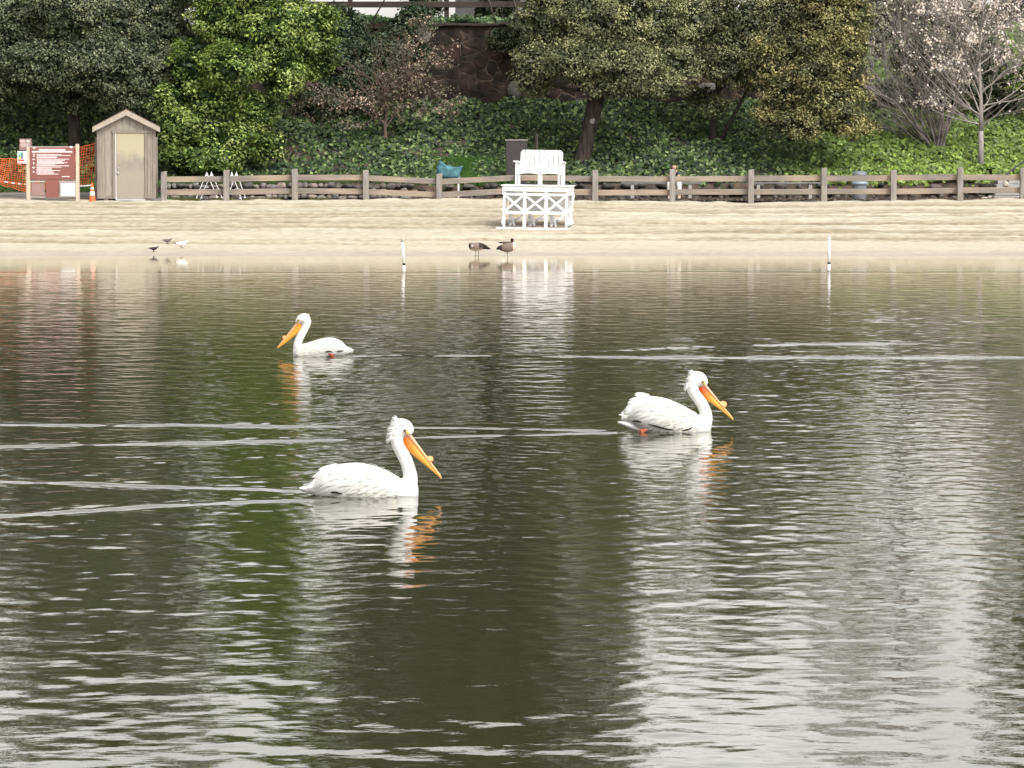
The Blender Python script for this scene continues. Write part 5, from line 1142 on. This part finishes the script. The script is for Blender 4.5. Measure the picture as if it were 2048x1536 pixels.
    dn = dr_.normalized(); hc = b0+dr_*horn[0]+n_*.012; mb = MB(); V, Fc = pillow([((hc+dn*(horn[1]*math.cos(a)*(1+.10*math.sin(2*a)))+n_*(horn[2]*math.sin(a)*(1.0 if math.sin(a) > 0 else .5)*(1+.12*math.cos(a)))).x, (hc+dn*(horn[1]*math.cos(a)*(1+.10*math.sin(2*a)))+n_*(horn[2]*math.sin(a)*(1.0 if math.sin(a) > 0 else .5)*(1+.12*math.cos(a)))).z) for a in [i*math.pi/8 for i in range(16)]], .006, 3); mb.add(V, Fc); me = mb.mesh('horn', True); color_verts(me, lambda x, y, z: (.70, .33, .13)); link('bill_horn', me, M['bill'], bill)
    ex, ez = c(*eye); hwid = max(h_[3] for h_ in head)/S; ev = Vector((ex, 0, ez)); e0 = ev-(b0-ev).normalized()*.010; e1 = ev.lerp(b0, .92); ed_ = (e1-e0)/2; em = (e0+e1)/2; en = Vector((-ed_.z, 0, ed_.x)).normalized()*.013
    for sd in (1, -1):
        mb = MB(); V, Fc = pillow([((em+ed_*math.cos(a)+en*math.sin(a)).x, (em+ed_*math.cos(a)+en*math.sin(a)).z) for a in [i*math.pi/8 for i in range(16)]], .007, 3)
        tp_ = lambda x: hwid*(.985 if x < ex+.01 else .985-.32*min(1, (x-ex-.01)/.05))
        mb.add([(v[0], v[1]+sd*tp_(v[0]), v[2]) for v in V], Fc); me = mb.mesh('eye_skin', True); color_verts(me, lambda x, y, z: (.70, .42, .10)); link('eye_skin', me, M['bill'], t)
        mb = MB(); V, Fc = rock_mesh(.0095, 3); mb.add([v+Vector((ex, sd*(hwid*.985+.006), ez)) for v in V], Fc); mb.build('eye', M['hair'], t, sm=True)
    mb = MB()
    for k in range(crest[4]*5):
        q = rr.random(); ax = crest[0][0]+(crest[1][0]-crest[0][0])*q; ay = crest[0][1]+(crest[1][1]-crest[0][1])*q; x, z = c(ax, ay); an = R(crest[2]+(crest[3]-crest[2])*q+rr.gauss(0, 17)); ll = crest[5]*rr.uniform(.3, 1.05); y = rr.uniform(-.035, .035)
        d = Vector((math.cos(an), y*6+rr.uniform(-.15, .15), math.sin(an))).normalized(); p = Vector((x, y, z))-d*.0; mb.tube([p-d*.03, p+d*ll*.45+Vector((0, 0, .004)), p+d*ll-Vector((0, 0, .005))], [.0075, .0045, .0006], 5)
    mb.build('crest', M['feather'], t, sm=True)
    fx, fz = c(*foot); fz = max(fz, .012); fy = interp_st(stn, fx)[2]+footy; mb = MB(); q3 = [(fx+.02, fy, fz+.022), (fx-.035, fy+.03, fz), (fx-.05, fy+.005, fz+.012), (fx-.035, fy-.03, fz)]
    mb.add(q3+[(a_, b_, c_-.022) for a_, b_, c_ in q3], [(0, 1, 2, 3), (7, 6, 5, 4), (0, 4, 5, 1), (1, 5, 6, 2), (2, 6, 7, 3), (3, 7, 4, 0)])
    ft_ = mb.mesh('foot'); 
    if not c.flip < 0: ft_.transform(Matrix.Diagonal((1, -1, 1, 1)))
    color_verts(ft_, lambda x, y, z: (.33, .09, .05)); link('foot', ft_, M['bill'], t)
    return t
class Conv:
    def __init__(s, x0, y0, sc, flip=1): s.x0 = x0; s.y0 = y0; s.s = sc; s.flip = flip
    def __call__(s, X, Y): return (s.flip*(X-s.x0)/s.s, (s.y0-Y)/s.s)
def wing_layout(xf, xb, drop):
    out = []
    n = 11
    for k in range(n):      # from the tail end forward, each row overlaps the one behind
        q = k/(n-1); x = xb+(xf-xb)*q
        out.append((x, [62, 44, 27, 11, -5, -20][:6 if q < .95 else 4], .25-.12*q, .046-.010*q, drop+8*q, .010*(1-q)))
        if q > .55: out.append((x-.012, [70, 54, 37, 20, 4, -12], .085, .034, drop+4, .002))
    return out
# nearest pelican (front, left of centre)
cv = Conv(900, 1165, 6.4*280)
P1 = at(590+900/6.4, 991, CAMZ*F/(991-300)); P1.z = 0
pelican('pelican', 'nearest white pelican, swimming right, with the shaggiest crest and a yellow-orange pouch', P1, 0, cv,
    tail=[(50, 1078, 16, 60), (150, 1092, 36, 95), (300, 1110, 56, 120), (480, 1130, 66, 130)],
    body=[(215, 1040, 1110, .045), (290, 925, 1185, .085), (400, 822, 1215, .12), (560, 772, 1260, .145), (780, 752, 1300, .158), (980, 790, 1310, .158), (1150, 858, 1310, .145), (1300, 940, 1300, .125), (1430, 985, 1290, .105), (1530, 1010, 1270, .075), (1580, 1060, 1220, .03)],
    neck=[(1380, 1150, 170), (1450, 1060, 118), (1475, 950, 98), (1462, 850, 86), (1425, 730, 84), (1370, 620, 84), (1325, 530, 84), (1305, 430, 92), (1320, 360, 105)],
    head=[(1270, 330, 85, 70), (1330, 310, 125, 95), (1400, 320, 125, 92), (1450, 350, 95, 72), (1490, 390, 48, 42)],
    bill_top=(1468, 400), bill_tip=(1868, 935), pouch=[(1345, 455), (1378, 560), (1470, 620), (1560, 700), (1680, 800), (1800, 900), (1855, 945)], horn=(.60, .026, .026), eye=(1412, 330),
    crest=((1310, 195), (1225, 455), 140, 228, 46, .050), foot=(500, 1172), wingcfg=wing_layout(.235, -.20, 24), seed=1, pouch_base_col=(.56, .11, .01), tips=(9, -38, -8, .10), under=[[(470, 1108), (540, 1106), (620, 1130)]], footy=-.05)
# middle pelican (right)
cv = Conv(850, 1088, 7.585*228)
P2 = at(1220+850/7.585, 862, CAMZ*F/(862-300)); P2.z = 0
pelican('pelican', 'white pelican right of centre, swimming right, with raised ruffled wings and a red-orange pouch', P2, 0, cv,
    tail=[(110, 958, 15, 55), (200, 972, 38, 90), (330, 1010, 62, 115), (500, 1055, 78, 130)],
    body=[(285, 830, 900, .045), (345, 690, 980, .085), (440, 600, 1060, .12), (560, 556, 1130, .14), (720, 572, 1180, .155), (880, 622, 1200, .158), (1030, 690, 1210, .15), (1190, 775, 1210, .135), (1330, 860, 1200, .115), (1450, 900, 1180, .09), (1530, 950, 1150, .05)],
    neck=[(1330, 1060, 160), (1430, 980, 118), (1455, 870, 100), (1435, 770, 90), (1390, 670, 86), (1320, 570, 86), (1260, 480, 90), (1250, 400, 100), (1275, 340, 110)],
    head=[(1215, 330, 85, 70), (1280, 310, 122, 90), (1350, 315, 125, 90), (1410, 350, 92, 70), (1460, 395, 46, 40)],
    bill_top=(1440, 400), bill_tip=(1862, 905), pouch=[(1312, 440), (1345, 530), (1410, 585), (1500, 650), (1640, 750), (1780, 860), (1845, 915)], horn=(.60, .034, .036), eye=(1402, 335),
    crest=((1260, 195), (1160, 440), 140, 232, 40, .045), foot=(520, 1065), wingcfg=wing_layout(.27, -.17, 30), seed=2, pouch_base_col=(.55, .06, .01), tips=(13, -25, 22, .11), under=[[(330, 935), (400, 925), (470, 940)], [(560, 965), (700, 1000), (830, 1035), (960, 1052)], [(1080, 1060), (1170, 1045), (1240, 1015)]])
# far pelican facing left
cv = Conv(1100, 1132, 10.24*167.5, -1)
P3 = at(530+1100/10.24, 711, CAMZ*F/(711-300)); P3.z = 0
pelican('pelican', 'farthest white pelican, the only one swimming left, with a smooth head', P3, math.pi, cv,
    tail=[(1800, 1035, 18, 50), (1720, 1052, 34, 80), (1600, 1070, 45, 90), (1450, 1080, 60, 110)],
    body=[(1705, 985, 1060, .04), (1610, 905, 1120, .08), (1490, 800, 1160, .12), (1330, 758, 1200, .145), (1160, 785, 1220, .155), (1000, 840, 1230, .15), (860, 895, 1230, .14), (720, 935, 1230, .115), (640, 960, 1210, .085), (575, 1010, 1170, .045)],
    neck=[(760, 1090, 130), (680, 1010, 105), (668, 900, 90), (700, 790, 82), (750, 690, 80), (800, 600, 80), (835, 520, 84), (850, 450, 95), (830, 390, 105)],
    head=[(885, 370, 80, 70), (820, 365, 105, 88), (740, 380, 98, 84), (685, 420, 72, 62), (645, 455, 42, 38)],
    bill_top=(665, 462), bill_tip=(258, 965), pouch=[(768, 510), (715, 630), (600, 730), (480, 830), (340, 930), (275, 970)], horn=(.62, .027, .028), eye=(690, 400),
    crest=((880, 290), (935, 430), 150, 215, 18, .016), foot=(1350, 1105), wingcfg=wing_layout(.26, -.16, 16), seed=3, pouch_base_col=(.70, .28, .02), tips=(6, -45, -30, .07), under=[[(1250, 1035), (1330, 1022), (1400, 1040)], [(1490, 1028), (1560, 1020), (1620, 1022)]])

def small_bird(name, label, cat, loc, rz, lofts, colfn, legs, vox=.006, group=None, extra=None):
    t = empty(name, loc, rz); tag(t, label, cat, group); mb = MB()
    for lf in lofts: mb.loft([tuple(q) for q in catmull(lf, 4)], 16)
    me = remesh(mb.mesh('body'), vox, 3); me.name = 'body'; color_verts(me, colfn); link('body', me, M['bird'], t)
    for pts in legs:
        mb = MB(); mb.tube(pts, [.009, .006, .006][:len(pts)] if len(pts) <= 3 else .006, 7)
        f = Vector(pts[-1]); mb.add([(f.x-.02, f.y, f.z+.004), (f.x+.05, f.y-.03, f.z), (f.x+.06, f.y, f.z), (f.x+.05, f.y+.03, f.z), (f.x, f.y, f.z+.012)], [(0, 1, 4), (1, 2, 4), (2, 3, 4), (3, 0, 4), (3, 2, 1, 0)])
        mb.build('leg', M['hair'], t)
    if extra: extra(t)
    return t
# geese. zoom scale 983 px per metre, origin at the feet
def Z(X, Y, x0, y0, s=983., f=1): return (f*(X-x0)/s, (y0-Y)/s)
def G(lst, x0, y0, f=1, s=983.): return [(*Z(X, Y, x0, y0, s, f), r/s, ry/s) for X, Y, r, ry in lst]
g0 = ground_px(900+618/11.38, 440+818/11.38, 76)
br = np.array((.20, .155, .13)); dk = np.array((.02, .015, .015)); pl = np.array((.52, .44, .36))
def gc1(x, y, z):      # facing left -> local +x is the breast
    if x > .155 and z > .10+.0*x and not (x < .19 and z < .17): return dk
    if x < -.13 : return dk
    if x < -.04 and z > .20: return dk*2
    if z < .155: return pl*.85
    return br*(1.0+.35*(z-.2))
def cheek(t):
    for sd in (1, -1):
        mb = MB(); V, Fc = rock_mesh(.03, 5, .75, .5, 1.25); mb.add([v+Vector((.115, sd*.062, .235)) for v in V], Fc); mb.build('cheek_patch', M['feather'], t, sm=True)
small_bird('goose', 'brown goose preening with its head tucked into its breast at the water edge', 'goose', g0, math.pi,
    [G([(450, 610, 30, 30), (490, 610, 80, 60), (570, 610, 98, 85), (680, 600, 88, 85), (780, 610, 58, 62), (860, 640, 32, 40), (930, 660, 8, 20)], 618, 818, -1), G([(500, 660, 50, 40), (462, 620, 34, 32), (455, 560, 28, 28), (480, 535, 26, 26), (515, 560, 26, 26), (525, 620, 26, 28)], 618, 818, -1)], gc1,
    [[(.033, .03, .13), (.03, .03, .06), (.035, .03, .0)], [(-.03, -.03, .13), (-.03, -.03, .06), (-.032, -.03, .0)]], group='geese at the water edge', extra=cheek)
g0 = ground_px(900+1315/11.38, 440+850/11.38, 72); g0.z = 0.0
def gc2(x, y, z):
    if z > .355 and x > .03: return dk
    if x > .12: return pl*1.25
    if x < -.14: return dk*1.5
    if z > .335: return br*.45
    return br*(.85+.5*max(0, x+.1))
small_bird('goose', 'brown goose with pale breast standing on one leg in the water', 'goose', g0, 0,
    [G([(1050, 668, 8, 20), (1120, 640, 45, 45), (1200, 635, 80, 75), (1300, 630, 108, 95), (1400, 600, 108, 92), (1470, 580, 70, 66), (1500, 580, 25, 30)], 1315, 850), G([(1440, 540, 60, 45), (1405, 480, 30, 28), (1410, 445, 30, 28), (1440, 455, 14, 14), (1460, 460, 6, 7)], 1315, 850),
     G([(1090, 503, 5, 12), (1150, 515, 18, 30), (1230, 515, 26, 45), (1350, 530, 40, 55)], 1315, 850)], gc2,
    [[(.0, .0, .14), (-.012, .0, .07), (.005, .0, -.02)]], group='geese at the water edge')
# three small birds on the sand, left
def sb(px, py, rz, L_, col, label, name, cat, beakc=None):
    p = ground_px(px, py, 76); s_ = L_
    lof = [[(-.55*s_, .36*s_, .015*s_, .03*s_), (-.30*s_, .34*s_, .07*s_, .08*s_), (.0, .30*s_, .15*s_, .14*s_), (.2*s_, .33*s_, .13*s_, .12*s_), (.33*s_, .42*s_, .075*s_, .075*s_), (.42*s_, .46*s_, .06*s_, .06*s_), (.50*s_, .45*s_, .02*s_, .02*s_), (.58*s_, .44*s_, .008*s_, .008*s_)]]
    small_bird(name, label, cat, p, rz, lof, col, [[(.02*s_, .03, .2*s_), (.02*s_, .03, .1*s_), (.03*s_, .03, 0)], [(.0, -.03, .2*s_), (.0, -.03, .1*s_), (.01*s_, -.03, 0)]], .005, group='small birds on the sand')
sb(307, 504, 0.4, .26, lambda x, y, z: (.035, .025, .035), 'small blackish bird nearest the water, left of the white gull', 'blackbird', 'bird')
sb(334, 488, math.pi-.25+math.pi, .27, lambda x, y, z: (.13, .115, .105), 'small grey bird farthest up the sand, above the black bird', 'starling', 'bird')
sb(362, 496, .2, .34, lambda x, y, z: (.78, .78, .78) if x > -.12 else (.12, .10, .10), 'white gull crouching on the sand right of the two dark birds', 'gull', 'gull')
